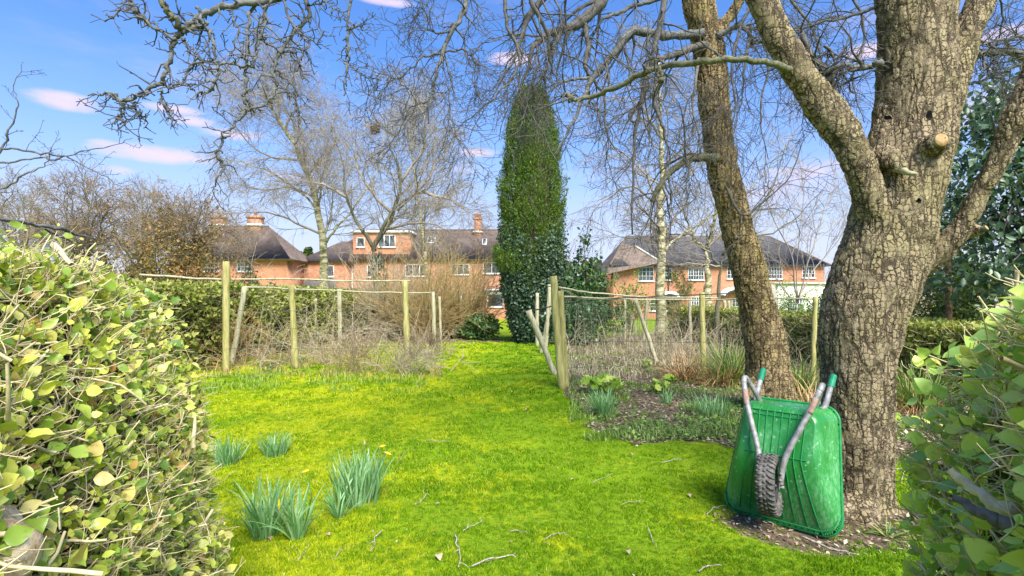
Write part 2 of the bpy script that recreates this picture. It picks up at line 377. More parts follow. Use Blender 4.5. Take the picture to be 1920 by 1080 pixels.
def brickmat(name, c1, c2, scale=1.0, mort=(.46, .38, .30)):
    m, nt, b = mat(name, .9, .15)
    tcn = nd(nt, 'ShaderNodeTexCoord'); sp = nd(nt, 'ShaderNodeSeparateXYZ'); nt.links.new(tcn.outputs['Object'], sp.inputs[0])
    cb = nd(nt, 'ShaderNodeCombineXYZ'); nt.links.new(mth(nt, 'ADD', sp.outputs[0], sp.outputs[1]), cb.inputs[0]); nt.links.new(sp.outputs[2], cb.inputs[1])
    br = nd(nt, 'ShaderNodeTexBrick', Scale=1.0); br.inputs['Brick Width'].default_value = .225*scale; br.inputs['Row Height'].default_value = .075*scale
    br.inputs['Mortar Size'].default_value = .009*scale; br.inputs['Color1'].default_value = (*c1, 1); br.inputs['Color2'].default_value = (*c2, 1); br.inputs['Mortar'].default_value = (*mort, 1)
    nt.links.new(cb.outputs[0], br.inputs['Vector'])
    n = tex(nt, 'ShaderNodeTexNoise', 'Object', Scale=1.3, Detail=7.0, Roughness=.75)
    c = mixc(nt, smooth(nt, n.outputs[0], .40, .68, 0, .5), br.outputs[0], (.24, .10, .06))
    n2 = tex(nt, 'ShaderNodeTexNoise', 'Object', Scale=6., Detail=4.0, Roughness=.75)
    c = mixc(nt, smooth(nt, n2.outputs[0], .50, .7, 0, .35), c, (.66, .32, .15))
    nt.links.new(c, b.inputs['Base Color']); return m
M['brick'] = brickmat('orange_brick', (.62, .22, .08), (.44, .13, .05))
M['brick_dull'] = brickmat('weathered_brick', (.55, .23, .10), (.38, .14, .07))
def roofmat(name, c1, c2):
    m, nt, b = mat(name, .85, .2)
    tcn = nd(nt, 'ShaderNodeTexCoord'); sp = nd(nt, 'ShaderNodeSeparateXYZ'); nt.links.new(tcn.outputs['Object'], sp.inputs[0])
    cb = nd(nt, 'ShaderNodeCombineXYZ'); nt.links.new(mth(nt, 'ADD', sp.outputs[0], mth(nt, 'MULTIPLY', sp.outputs[1], .7)), cb.inputs[0]); nt.links.new(sp.outputs[2], cb.inputs[1])
    br = nd(nt, 'ShaderNodeTexBrick', Scale=1.0); br.inputs['Brick Width'].default_value = .3; br.inputs['Row Height'].default_value = .11; br.inputs['Mortar Size'].default_value = .012
    br.inputs['Color1'].default_value = (*c1, 1); br.inputs['Color2'].default_value = (*c2, 1); br.inputs['Mortar'].default_value = (*[x*.5 for x in c1], 1)
    nt.links.new(cb.outputs[0], br.inputs['Vector'])
    n = tex(nt, 'ShaderNodeTexNoise', 'Object', Scale=.9, Detail=7.0, Roughness=.7)
    c = mixc(nt, smooth(nt, n.outputs[0], .42, .66, 0, .5), br.outputs[0], tuple(x*1.5 for x in c2))
    nt.links.new(c, b.inputs['Base Color']); bump(nt, b, br.outputs['Fac'], .4, .02); return m
M['roof_brown'] = roofmat('brown_roof_tile', (.15, .105, .08), (.20, .15, .115))
M['roof_grey'] = roofmat('grey_roof_tile', (.105, .10, .10), (.15, .14, .135))
M['white'] = simple('white_paint', (.72, .72, .70), (.82, .82, .80), .5, 6., bmp=.05)
M['render'] = simple('cream_render', (.62, .57, .46), (.72, .67, .56), .85, 3., bmp=.1)
def glassmat():
    m, nt, b = mat('window_glass', .06, .6)
    n = tex(nt, 'ShaderNodeTexNoise', 'Object', Scale=2.0, Detail=3.0)
    nt.links.new(mixc(nt, smooth(nt, n.outputs[0], .4, .6), (.025, .03, .035), (.10, .11, .11)), b.inputs['Base Color']); return m
M['glass'] = glassmat()
# ------------------------------------------------------------------ ground
def vnoise(x, y, s, seed=0):
    """cheap smooth value noise"""
    x = np.asarray(x, float)*s+seed*17.3; y = np.asarray(y, float)*s+seed*9.1
    xi = np.floor(x).astype(int); yi = np.floor(y).astype(int); u = x-xi; v = y-yi
    u = u*u*(3-2*u); v = v*v*(3-2*v)
    def h(a, b):
        n = (a*374761393+b*668265263+seed*1442695) & 0xffffffff
        n = ((n ^ (n >> 13))*1274126177) & 0xffffffff
        return ((n ^ (n >> 16)) & 0xffff)/65535.0
    return (h(xi, yi)*(1-u)+h(xi+1, yi)*u)*(1-v)+(h(xi, yi+1)*(1-u)+h(xi+1, yi+1)*u)*v
def inpoly(x, y, poly):
    x = np.asarray(x); y = np.asarray(y); c = np.zeros(x.shape, bool); n = len(poly)
    for i in range(n):
        x1, y1 = poly[i]; x2, y2 = poly[i-1]
        c ^= ((y1 > y) != (y2 > y)) & (x < (x2-x1)*(y-y1)/(y2-y1+1e-12)+x1)
    return c
def gp(*pts): return [tuple(G(a, b)[:2]) for a, b in pts]
BED_R = gp((1058, 738), (1120, 800), (1185, 835), (1260, 826), (1345, 830), (1400, 850), (1700, 850), (1960, 860), (1960, 640), (1500, 625), (1150, 630), (1045, 650))
BED_L = gp((380, 700), (470, 712), (560, 700), (650, 672), (735, 650), (800, 655), (815, 636), (700, 633), (500, 640), (330, 660))
PATCHES = [(G(1150, 800), .38), (G(1450, 985), .42), (G(1600, 985), .40), (G(1700, 975), .30), (G(1730, 850), .55), (G(1530, 1015), .25), (G(1010, 690), .2)]
def soil(x, y):
    """0 lawn .. 1 bare soil or litter"""
    n = vnoise(x, y, 2.3, 3)*.6+vnoise(x, y, 7., 5)*.4
    s = np.where(inpoly(x, y, BED_R), .55+.75*(n-.35), 0.)
    s = np.maximum(s, np.where(inpoly(x, y, BED_L), .30+.75*(n-.45), 0.))
    for c, r in PATCHES:
        d = np.hypot((x-c[0])/r, (y-c[1])/(r*1.0)); s = np.maximum(s, np.clip(1.25-d, 0, 1)*(.55+.8*n))
    s = np.maximum(s, np.where((y > 18.6) & (y < 21) & (x < 6), .75*np.clip((n+.25), 0, 1), 0))
    return np.clip(s, 0, 1)
def lawncolor_nodes(nt):
    n = tex(nt, 'ShaderNodeTexNoise', 'Position', (1, .8, 1), Scale=1.1, Detail=4.0, Roughness=.6)
    n2 = tex(nt, 'ShaderNodeTexNoise', 'Position', Scale=13., Detail=6.0, Roughness=.8)
    f = mth(nt, 'ADD', mth(nt, 'MULTIPLY', n.outputs[0], .50), mth(nt, 'MULTIPLY', n2.outputs[0], .50))
    sp = nd(nt, 'ShaderNodeSeparateXYZ'); g = nd(nt, 'ShaderNodeNewGeometry'); nt.links.new(g.outputs['Position'], sp.inputs[0])
    f = mth(nt, 'ADD', f, smooth(nt, sp.outputs[0], -2.4, 1.2, .06, -.05))     # mossier on the left of the lawn
    return smooth(nt, f, .465, .60)
def lawnmat():
    m, nt, b = mat('lawn_soil', .95, .1)
    f = lawncolor_nodes(nt)
    c = mixc(nt, f, (.14, .25, .006), (.36, .39, .006))
    n3 = tex(nt, 'ShaderNodeTexNoise', 'Position', Scale=60., Detail=3.0, Roughness=.7)
    c = mixc(nt, smooth(nt, n3.outputs[0], .45, .75, 0, .55), c, (.42, .40, .03))
    at = nd(nt, 'ShaderNodeAttribute', attribute_name='soil')
    n = tex(nt, 'ShaderNodeTexNoise', 'Position', Scale=14., Detail=8.0, Roughness=.75)
    sc = ramp(nt, n.outputs[0], [(.3, (.04, .028, .018)), (.48, (.12, .085, .055)), (.6, (.22, .17, .11)), (.70, (.13, .17, .04))])
    s = mth(nt, 'ADD', at.outputs['Fac'], mth(nt, 'MULTIPLY', mth(nt, 'SUBTRACT', n.outputs[0], .5), .6))
    c = mixc(nt, smooth(nt, s, .30, .48), c, sc)
    nt.links.new(c, b.inputs['Base Color']); bump(nt, b, n3.outputs[0], .8, .02); return m
def gradelawn():
    m, nt, b = mat('grass_blade', .7, .08)
    f = lawncolor_nodes(nt)
    r = rnd(nt)
    gcol = ramp(nt, r, [(0, (.06, .16, .003)), (.5, (.15, .31, .005)), (.9, (.31, .46, .008)), (1, (.50, .47, .12))])
    ycol = ramp(nt, r, [(0, (.16, .27, .003)), (.5, (.34, .45, .005)), (.9, (.56, .60, .02)), (1, (.66, .60, .20))])
    nl = tex(nt, 'ShaderNodeTexNoise', 'Position', Scale=.9, Detail=5.0, Roughness=.65)
    gcol = mixc(nt, smooth(nt, nl.outputs[0], .42, .62, 0, .6), gcol, (.10, .23, .006))
    c = mixc(nt, f, gcol, ycol); nt.links.new(c, b.inputs['Base Color'])
    t = nd(nt, 'ShaderNodeBsdfTranslucent'); nt.links.new(c, t.inputs[0])
    mx = nd(nt, 'ShaderNodeMixShader'); mx.inputs[0].default_value = .3
    o = nt.nodes['Material Output']; nt.links.new(b.outputs[0], mx.inputs[1]); nt.links.new(t.outputs[0], mx.inputs[2]); nt.links.new(mx.outputs[0], o.inputs[0])
    return m
M['lawn'] = lawnmat(); M['blade'] = gradelawn()

xs = np.concatenate([np.linspace(-400, -60, 12), np.linspace(-50, -9, 20), np.linspace(-8.8, 8.8, 160), np.linspace(9, 50, 20), np.linspace(60, 400, 12)])
ys = np.concatenate([np.linspace(-30, 1.2, 10), np.linspace(1.3, 13, 120), np.linspace(13.1, 24, 60), np.linspace(25, 70, 24), np.linspace(80, 500, 14)])
gx, gy = np.meshgrid(xs, ys); nx, ny = len(xs), len(ys)
sv = soil(gx, gy)
zz = gz(gx, gy)+(vnoise(gx, gy, 3., 1)-.5)*.05*np.clip((26-gy)/6, 0, 1)
def ground_z(x, y): return gz(x, y)+(vnoise(x, y, 3., 1)-.5)*.05*np.clip((26-np.asarray(y, float))/6, 0, 1)
ii = (np.arange(ny-1)[:, None]*nx+np.arange(nx-1)[None]); q = np.stack([ii, ii+1, ii+nx+1, ii+nx], -1).reshape(-1, 4)
mb = MB(); mb.add(np.stack([gx, gy, zz], -1).reshape(-1, 3), q)
go = mb.build('lawn', M['lawn'], smooth=True); tag(go, kind='structure', label='mossy yellow green garden lawn with bare soil beds')
at = go.data.attributes.new('soil', 'FLOAT', 'POINT'); at.data.foreach_set('value', sv.ravel().astype(np.float32))

# grass: small tufts instanced over the lawn, denser and finer near the camera
def tuft_mesh(name, nb, hgt, wid, rad, seed):
    r = np.random.default_rng(seed); a = r.random(nb)*6.283; rr = rad*np.sqrt(r.random(nb)); b = np.stack([rr*np.cos(a), rr*np.sin(a), 0*a-.003], -1)
    h = hgt*(.35+.9*r.random(nb)); la = r.random(nb)*6.283; ln = .25+1.5*r.random(nb)**1.5; L = np.stack([np.cos(la)*ln, np.sin(la)*ln, np.ones(nb)], -1)
    f = r.random(nb)*6.283; side = np.stack([np.cos(f), np.sin(f), 0*f], -1)*(wid*(.6+.7*r.random(nb)))[:, None]/2
    mid = b+unit(L*[.4, .4, 1])*h[:, None]*.55; tip = mid+unit(L*[1.3, 1.3, .7])*h[:, None]*.5
    v = np.stack([b-side, b+side, mid+side*.8, mid-side*.8, tip], 1).reshape(-1, 3); o = np.arange(nb)[:, None]*5
    mb = MB(); mb.add(v, o+np.array([[0, 1, 2, 3]])); mb.f.append(((o+np.array([[3, 2, 4]])).astype(np.int32), 0)); return mb.mesh(name, M['blade'])
def scatter(name, pts, scl, rot, src, label):
    """mesh of bare points whose geometry nodes put one tuft on each"""
    me = bpy.data.meshes.new(name); me.vertices.add(len(pts)); me.vertices.foreach_set('co', pts.astype(np.float32).ravel())
    for nm_, dt, arr in (('scl', 'FLOAT', scl), ('rotz', 'FLOAT', rot)):
        at_ = me.attributes.new(nm_, dt, 'POINT'); at_.data.foreach_set('value', arr.astype(np.float32))
    me.materials.append(M['blade']); o = bpy.data.objects.new(name, me); C.objects.link(o)
    so_ = bpy.data.objects.new(name+'_tuft', src)
    ng = bpy.data.node_groups.new(name, 'GeometryNodeTree'); ng.interface.new_socket('Geometry', in_out='INPUT', socket_type='NodeSocketGeometry'); ng.interface.new_socket('Geometry', in_out='OUTPUT', socket_type='NodeSocketGeometry')
    gi = ng.nodes.new('NodeGroupInput'); go_ = ng.nodes.new('NodeGroupOutput'); ip = ng.nodes.new('GeometryNodeInstanceOnPoints'); oi = ng.nodes.new('GeometryNodeObjectInfo'); oi.inputs['Object'].default_value = so_
    a1 = ng.nodes.new('GeometryNodeInputNamedAttribute'); a1.data_type = 'FLOAT'; a1.inputs[0].default_value = 'scl'; a2 = ng.nodes.new('GeometryNodeInputNamedAttribute'); a2.data_type = 'FLOAT'; a2.inputs[0].default_value = 'rotz'
    cx = ng.nodes.new('ShaderNodeCombineXYZ'); ng.links.new(a2.outputs[0], cx.inputs[2])
    ng.links.new(gi.outputs[0], ip.inputs['Points']); ng.links.new(oi.outputs['Geometry'], ip.inputs['Instance']); ng.links.new(a1.outputs[0], ip.inputs['Scale']); ng.links.new(cx.outputs[0], ip.inputs['Rotation']); ng.links.new(ip.outputs[0], go_.inputs[0])
    md = o.modifiers.new('scatter', 'NODES'); md.node_group = ng; tag(o, label, kind='stuff'); return o
def lawnpts(n, y0, y1, seed):
    r = np.random.default_rng(seed); yy = y0+(y1-y0)*r.random(n)**.9; xx = (r.random(n)*2-1)*.99*yy+.02*r.normal(0, 1, n)
    s = soil(xx, yy); k = (r.random(n) > np.clip(s*1.7-.15, 0, .965)) & (xx > -7) & (xx < 8); xx, yy = xx[k], yy[k]
    tf = vnoise(xx, yy, 5., 8)*.6+vnoise(xx, yy, 1.1, 12)*.5
    return np.stack([xx, yy, ground_z(xx, yy)], -1), (.45+.95*tf)*(.7+.6*r.random(len(xx))), r.random(len(xx))*6.283
for nm_, n_, y0, y1, nb, hg, wd_, rd, lab in (('grass', 26000, 2.2, 4.3, 14, .026, .0034, .020, 'short fine mossy grass nearest the camera'), ('grass', 26000, 4.1, 7.8, 14, .031, .0055, .030, 'short bright green grass in the middle of the lawn'),
        ('grass', 17000, 7.5, 13.2, 13, .042, .010, .05, 'bright grass of the far lawn between the fruit cages'), ('grass', 8000, 13, 22, 12, .06, .02, .08, 'yellow green grass at the far end of the lawn')):
    p_, sc_, ro_ = lawnpts(n_, y0, y1, int(y0*10)); scatter(nm_, p_, sc_, ro_, tuft_mesh('grass_tuft', nb, hg, wd_, rd, int(y1)), lab)

# longer tufts of grass along the left cage and at the posts
def tuft_field(n, region, h, w, m_, seed, name, label, lean=.8):
    r = np.random.default_rng(seed); pts = []
    (px0, px1, py0, py1) = region
    px = px0+(px1-px0)*r.random(n); py = py0+(py1-py0)*r.random(n)
    Yy = 1500/(py-HOR); xx = (px-960)/F*Yy
    k = vnoise(xx, Yy, 2.2, seed) > .42; xx, Yy = xx[k], Yy[k]; m = len(xx)
    b = np.stack([xx, Yy, ground_z(xx, Yy)], -1); a = r.random(m)*6.283
    hh = h*(.5+.8*r.random(m)); L = np.stack([np.cos(a)*lean, np.sin(a)*lean, np.ones(m)], -1)*(.3+.9*r.random(m))[:, None]; L[:, 2] = 1
    mid = b+unit(L*[.5, .5, 1])*hh[:, None]*.6; tip = mid+unit(L*[1.5, 1.5, .5])*hh[:, None]*.5
    sd_ = np.stack([-np.sin(a), np.cos(a), 0*a], -1)*w/2
    v = np.stack([b-sd_, b+sd_, mid+sd_, mid-sd_, tip], 1).reshape(-1, 3); o = np.arange(m)[:, None]*5
    mb = MB(); mb.add(v, o+np.array([[0, 1, 2, 3]])); mb.f.append(((o+np.array([[3, 2, 4]])).astype(np.int32), 0))
    ob = mb.build(name, m_); tag(ob, label, kind='stuff'); return ob
M['tall'] = foliage('long_grass', [(0, (.10, .22, .015)), (.6, (.22, .38, .03)), (.9, (.38, .46, .08)), (1, (.55, .47, .22))], .5, .3, .3)
tuft_field(9000, (380, 800, 672, 745), .10, .007, M['tall'], 3, 'long_grass', 'longer lush grass fringing the left fruit cage')
tuft_field(3500, (330, 830, 640, 712), .13, .007, M['straw'], 4, 'dry_grass', 'dry straw coloured grass under the left fruit cage')
tuft_field(15000, (1065, 1420, 640, 825), .085, .007, M['weed'], 5, 'bed_weeds', 'small green weeds spread over the right soil bed')
tuft_field(2600, (1060, 1330, 640, 715), .15, .008, M['cane'], 6, 'dead_grass', 'dead brown stalks standing in the right fruit cage')

# leaf litter and ivy ground cover on the beds
def litter(n, region, size, m_, seed, name, label, up=.0, tmpl=(LEAF2_V, LEAF2_F), thr=.0):
    r = np.random.default_rng(seed); px0, px1, py0, py1 = region
    px = px0+(px1-px0)*r.random(n); py = py0+(py1-py0)*r.random(n); Yy = 1500/(py-HOR); xx = (px-960)/F*Yy
    k = (soil(xx, Yy) > .3) & (vnoise(xx, Yy, 1.7, seed) > thr); xx, Yy = xx[k], Yy[k]; m = len(xx)
    pos = np.stack([xx, Yy, ground_z(xx, Yy)+.008+up*r.random(m)], -1)
    A = r.normal(0, 1, (m, 3)); A[:, 2] *= .25; A, B, N = frames(r, m, A, np.array([0, 0, 2.2]), .6)
    mb = MB(); mb.inst(*tmpl, pos, A, B, N, size*(.5+r.random(m)))
    o = mb.build(name, m_); tag(o, label, kind='stuff')
litter(18000, (1040, 1920, 640, 860), .045, M['litter'], 21, 'leaf_litter', 'brown dead leaves scattered over the right bed')
litter(13000, (1060, 1920, 650, 850), .045, M['weed'], 22, 'ground_cover', 'low green ground cover leaves in the right bed', .06, thr=.45)
litter(5000, (330, 840, 632, 712), .05, M['litter'], 23, 'leaf_litter', 'dead leaves under the left fruit cage')
litter(4500, (330, 840, 632, 705), .06, M['laurel'], 24, 'ivy_cover', 'dark ivy ground cover under the left fruit cage', .08, thr=.45)
litter(900, (1330, 1720, 930, 1040), .028, M['litter'], 25, 'leaf_litter', 'crumbs of dead leaf on the soil round the wheelbarrow')

# bits of straw, bud scales and leaf crumbs lying in the lawn
r = np.random.default_rng(27); n = 2200; yy = 2.4+11*r.random(n)**1.3; xx = (r.random(n)*2-1)*.9*yy; k = soil(xx, yy) < .4; xx, yy = xx[k], yy[k]; n = len(xx)
A = r.normal(0, 1, (n, 3)); A[:, 2] *= .3; A, B, N = frames(r, n, A, np.array([0, 0, 2.]), .7); mb = MB(); mb.inst(LEAF2_V*np.array([1, .6, 1]), LEAF2_F, np.stack([xx, yy, ground_z(xx, yy)+.012+.012*r.random(n)], -1), A, B, N, .006+.016*r.random(n)**2)
tag(mb.build('lawn_debris', M['litter']), 'tiny straw bits and leaf crumbs scattered in the lawn', kind='stuff')
# ------------------------------------------------------------------ houses
def boxm(mb, x0, x1, y0, y1, z0, z1, mi=0):
    mb.box(((x0+x1)/2, (y0+y1)/2, (z0+z1)/2), (abs(x1-x0)/2, abs(y1-y0)/2, abs(z1-z0)/2), mi=mi)
def wall_grid(mb, x0, x1, z0, z1, holes, y, rev=.12):
    xs_ = sorted({x0, x1, *[h[0] for h in holes], *[h[1] for h in holes]}); zs = sorted({z0, z1, *[h[2] for h in holes], *[h[3] for h in holes]})
    for a, b in zip(xs_[:-1], xs_[1:]):
        for c, d in zip(zs[:-1], zs[1:]):
            cx, cz = (a+b)/2, (c+d)/2
            if any(h[0] < cx < h[1] and h[2] < cz < h[3] for h in holes): continue
            mb.add([[a, y, c], [b, y, c], [b, y, d], [a, y, d]], [[0, 1, 2, 3]])
    for h in holes:
        a, b, c, d = h[:4]
        for p in ([a, c, a, d], [b, c, b, d], [a, c, b, c], [a, d, b, d]):
            mb.add([[p[0], y, p[1]], [p[2], y, p[3]], [p[2], y+rev, p[3]], [p[0], y+rev, p[1]]], [[0, 1, 2, 3]])
def window(parent, x0, x1, z0, z1, y, cas=2, cols=2, rows=3, name='window', sill=True):
    """white casement window seen from -Y; frame stands in the opening"""
    w, h = x1-x0, z1-z0; mb = MB(); f = .07
    mb.box(((x0+x1)/2, y+.03, z0+f/2), (w/2-.002, .05, f/2)); mb.box(((x0+x1)/2, y+.03, z1-f/2), (w/2-.002, .05, f/2))
    cw = (w-f)/cas
    for i in range(cas+1):
        mb.box((x0+f/2+i*cw, y+.03, (z0+z1)/2), (f/2-.003, .047, h/2-f-.001))
    for i in range(cas):
        a = x0+f+i*cw; b = a+cw-f
        for j in range(1, cols): mb.box((a+(b-a)*j/cols, y+.035, (z0+z1)/2), (.022, .02, h/2-f-.002))
        for j in range(1, rows): mb.box(((a+b)/2, y+.037, z0+f+(h-2*f)*j/rows), ((b-a)/2-.001, .018, .022))
    if sill: mb.box(((x0+x1)/2, y-.05, z0-.045), (w/2+.08, .09, .04))
    fr = mb.build(name, M['white'], parent)
    p = MB(); p.add([[x0+.02, y+.07, z0+.02], [x1-.02, y+.07, z0+.02], [x1-.02, y+.07, z1-.02], [x0+.02, y+.07, z1-.02]], [[0, 1, 2, 3]])
    p.build('pane', M['glass'], fr)
    return fr
def hiproof(mb, x0, x1, y0, y1, ze, zr, il, ir, ov=.4, th=.14):
    x0 -= ov; x1 += ov; y0 -= ov; y1 += ov; ym = (y0+y1)/2
    t = [[x0, y0, ze], [x1, y0, ze], [x1, y1, ze], [x0, y1, ze], [x0+il, ym, zr], [x1-ir, ym, zr]]
    b = [[x0, y0, ze-th], [x1, y0, ze-th], [x1, y1, ze-th], [x0, y1, ze-th]]
    mb.add(t+b, [[0, 1, 5, 4], [2, 3, 4, 5], [0, 1, 7, 6], [1, 2, 8, 7], [2, 3, 9, 8], [3, 0, 6, 9], [6, 7, 8, 9]])
    mb.add(t, [[1, 2, 5], [3, 0, 4]])
    return (x0+il, ym, zr), (x1-ir, ym, zr)
def ridge(parent, pts):
    for a, b in pts:
        mb = MB(); a = np.array(a, float); b = np.array(b, float); mb.tubes(np.linspace(a, b, 2)[None], np.full((1, 2), .09), 6); mb.build('ridge_tiles', M['roof_brown'], parent)
def chimney(parent, x, y, z0, z1, w, d, pots, mt='brick'):
    mb = MB(); boxm(mb, x-w/2, x+w/2, y-d/2, y+d/2, z0, z1-.25); boxm(mb, x-w/2-.07, x+w/2+.07, y-d/2-.07, y+d/2+.07, z1-.252, z1-.05)
    boxm(mb, x-w/2-.02, x+w/2+.02, y-d/2-.02, y+d/2+.02, z1-.052, z1)
    ch = mb.build('chimney', M[mt], parent)
    fl = MB(); boxm(fl, x-w/2-.10, x+w/2+.10, y-d/2-.10, y+d/2+.10, z0+.9, z0+1.1); fl.build('flashing', M['white'], ch)
    for i in range(pots):
        px = x+(i-(pots-1)/2)*w/max(pots, 1)*.9; p = MB()
        p.tubes(np.array([[[px, y, z1-.01], [px, y, z1+.32], [px, y, z1+.34], [px, y, z1+.5]]]), np.array([[.14, .11, .14, .13]]), 10, cap=True)
        p.build('chimney_pot', M['brick'], ch)
    return ch
def X55(px, Yd=55.): return (px-960)/F*Yd
def Z55(py, Yd=55.): return EYE-(py-HOR)/F*Yd
def gutter(parent, x0, x1, y, z):
    mb = MB(); mb.tubes(np.array([[[x0, y, z], [x1, y, z]]]), np.full((1, 2), .06), 6); mb.build('gutter', M['black_pole'], parent)

# --- right house, 55 m
Y0 = 55.; base = -.95
h = thing('brick_house', (X55(1350), Y0, base), 'orange brick house with long grey tiled hipped roof behind the birches on the right', 'house')
win = [(1197, 1226, 500, 527, 2, 2, 3), (1246, 1260, 503, 525, 1, 2, 3), (1290, 1320, 502, 525, 3, 2, 3), (1363, 1376, 500, 523, 1, 2, 3), (1390, 1410, 500, 523, 2, 2, 3), (1436, 1467, 500, 523, 3, 2, 3), (1504, 1528, 499, 521, 2, 2, 3)]
grd = [(1218, 1234, 562, 583, 1, 2, 3), (1244, 1272, 560, 583, 3, 2, 3), (1296, 1333, 556, 588, 4, 2, 4), (1372, 1400, 560, 583, 2, 2, 3)]
holes = [(X55(a), X55(b), Z55(d), Z55(c), n, cc, rr) for a, b, c, d, n, cc, rr in win+grd]
mb = MB(); x0, x1, ze = X55(1150), X55(1546), Z55(497)
wall_grid(mb, x0, x1, base, ze, holes, Y0)
boxm(mb, x0+.001, x0+.25, Y0+.001, Y0+8, base, ze); boxm(mb, x1-.25, x1-.001, Y0+.001, Y0+8, base, ze); boxm(mb, x0+.25, x1-.25, Y0+7.8, Y0+8, base, ze)
mb.build('wall', M['brick'], h)
mb = MB(); a, b = hiproof(mb, x0, x1, Y0, Y0+8, ze, Z55(446)+.6, 2.6, 4.2); rf = mb.build('roof', M['roof_grey'], h)
ridge(h, [(a, b), ((x1+.4, Y0-.4, ze), b), ((x0-.4, Y0-.4, ze), a)])
mb = MB(); hiproof(mb, X55(1138), X55(1232), Y0-1.2, Y0+4, Z55(512), Z55(462), 2.2, 2.0, .25); 
mb = MB(); zt = Z55(459)   # lower hipped wing roof at the left end
mb.add([[X55(1132), Y0-.9, Z55(515)], [X55(1236), Y0-.9, Z55(493)], [X55(1197), Y0+1.6, zt], [X55(1172), Y0+2.0, Z55(452)], [X55(1128), Y0+4, Z55(515)]], [[0, 1, 2, 3]]); mb.add([[X55(1132), Y0-.9, Z55(515)], [X55(1172), Y0+2.0, Z55(452)], [X55(1128), Y0+4, Z55(515)]], [[0, 1, 2]])
mb.build('wing_roof', M['roof_brown'], h)
mb = MB(); mb.tubes(np.array([[[X55(1197), Y0+1.5, zt+.02], [X55(1236), Y0-.9, Z55(493)+.02]]]), np.full((1, 2), .10), 6); mb.build('hip_tiles', M['render'], h)
for a, b, c, d, n, cc, rr in holes: window(h, a, b, c, d, Y0, n, cc, rr)
chimney(h, X55(1256), Y0+3.2, Z55(452), Z55(428)+.3, 1.0, .8, 2)
gutter(h, x0-.4, x1+.4, Y0-.46, ze-.05)
mb = MB(); boxm(mb, X55(1252), X55(1254), Y0-.11, Y0-.01, base, ze-.1); mb.build('drainpipe', M['black_pole'], h)
# arched porch canopy and the cream garden room
n = 9; an = np.linspace(0, math.pi, n)
def canopy(cx, cz, r, nm, mt):
    v = [[cx+r*math.cos(t), Y0-d, cz+r*.55*math.sin(t)] for d in (.02, 1.1) for t in an]+[[cx+(r-.18)*math.cos(t), Y0-d, cz-.1+(r-.18)*.5*math.sin(t)] for d in (.02, 1.1) for t in an]
    f = [[i, i+1, n+i+1, n+i] for i in range(n-1)]+[[2*n+i, 2*n+i+1, 3*n+i+1, 3*n+i] for i in range(n-1)]+[[n+i, n+i+1, 3*n+i+1, 3*n+i] for i in range(n-1)]
    mb = MB(); mb.add(v, f); mb.build(nm, mt, h)
canopy(X55(1251), Z55(556), .95, 'porch_canopy', M['white']); canopy(X55(1376), Z55(553), 1.5, 'porch_canopy', M['white'])
mb = MB(); gx0, gx1 = X55(1432), X55(1542)
wh = [(X55(1448), X55(1475), Z55(583), Z55(560), 3, 2, 3), (X55(1500), X55(1520), Z55(583), Z55(560), 2, 2, 3)]
wall_grid(mb, gx0, gx1, base, Z55(534), wh, Y0-3); boxm(mb, gx0, gx0+.2, Y0-2.99, Y0-.01, base, Z55(534)); boxm(mb, gx1-.2, gx1, Y0-2.99, Y0-.01, base, Z55(534)); boxm(mb, gx0-.2, gx1+.2, Y0-3.2, Y0-.02, Z55(534)+.002, Z55(534)+.18)
mb.build('garden_room', M['render'], h)
for a, b, c, d, nn, cc, rr in wh: window(h, a, b, c, d, Y0-3, nn, cc, rr)
# wall climbers
mb = MB(); r = np.random.default_rng(5)
for px in (1266, 1284, 1272):
    t = r.random(160); pos = np.stack([X55(px)+.5*np.sin(t*9+px)+r.normal(0, .22, 160), np.full(160, Y0-.12)-.12*r.random(160), base+.5+t*4.6], -1)
    A, B, N = frames(r, 160); mb.inst(LEAF2_V, LEAF2_F, pos, A, B, N, .28)
mb.build('wall_climber', M['conifer'], h)['kind'] = 'stuff'

# --- middle house, 56 m
Ym = 56.; base = -1.0
Xm = lambda p: X55(p, Ym); Zm = lambda p: Z55(p, Ym)
h = thing('brick_house', (Xm(800), Ym, base), 'long brick house with brown tiled roof and box dormer left of the tall cypress', 'house')
win = [(760, 800, 496, 518, 3, 1, 1), (846, 880, 495, 515, 3, 1, 1), (906, 938, 492, 513, 2, 1, 1), (688, 712, 497, 520, 2, 1, 1)]
grd = [(762, 792, 552, 585, 2, 1, 1), (846, 874, 549, 586, 3, 1, 2)]
holes = [(Xm(a), Xm(b), Zm(d), Zm(c), n, cc, rr) for a, b, c, d, n, cc, rr in win+grd]
x0, x1, ze = Xm(652), Xm(1012), Zm(486)
mb = MB(); wall_grid(mb, x0, x1, base, ze, holes, Ym)
boxm(mb, x0+.001, x0+.25, Ym+.001, Ym+8, base, ze); boxm(mb, x1-.25, x1-.001, Ym+.001, Ym+8, base, ze); boxm(mb, x0+.25, x1-.25, Ym+7.8, Ym+8, base, ze)
mb.build('wall', M['brick_dull'], h)
mb = MB(); a, b = hiproof(mb, Xm(600), x1, Ym, Ym+8, ze, Zm(432)+.55, 4.6, 3.5); mb.build('roof', M['roof_brown'], h); ridge(h, [(a, b)])
for a, b, c, d, nn, cc, rr in holes: window(h, a, b, c, d, Ym, nn, cc, rr)
dh = [(Xm(667), Xm(682), Zm(463), Zm(445), 1, 1, 1), (Xm(708), Xm(740), Zm(463), Zm(440), 3, 1, 1)]
dx0, dx1 = Xm(660), Xm(768); mb = MB(); wall_grid(mb, dx0, dx1, ze+.05, Zm(436), dh, Ym+.3); boxm(mb, dx0, dx0+.2, Ym+.301, Ym+3.8, ze, Zm(436)); boxm(mb, dx1-.2, dx1, Ym+.301, Ym+3.8, ze, Zm(436))
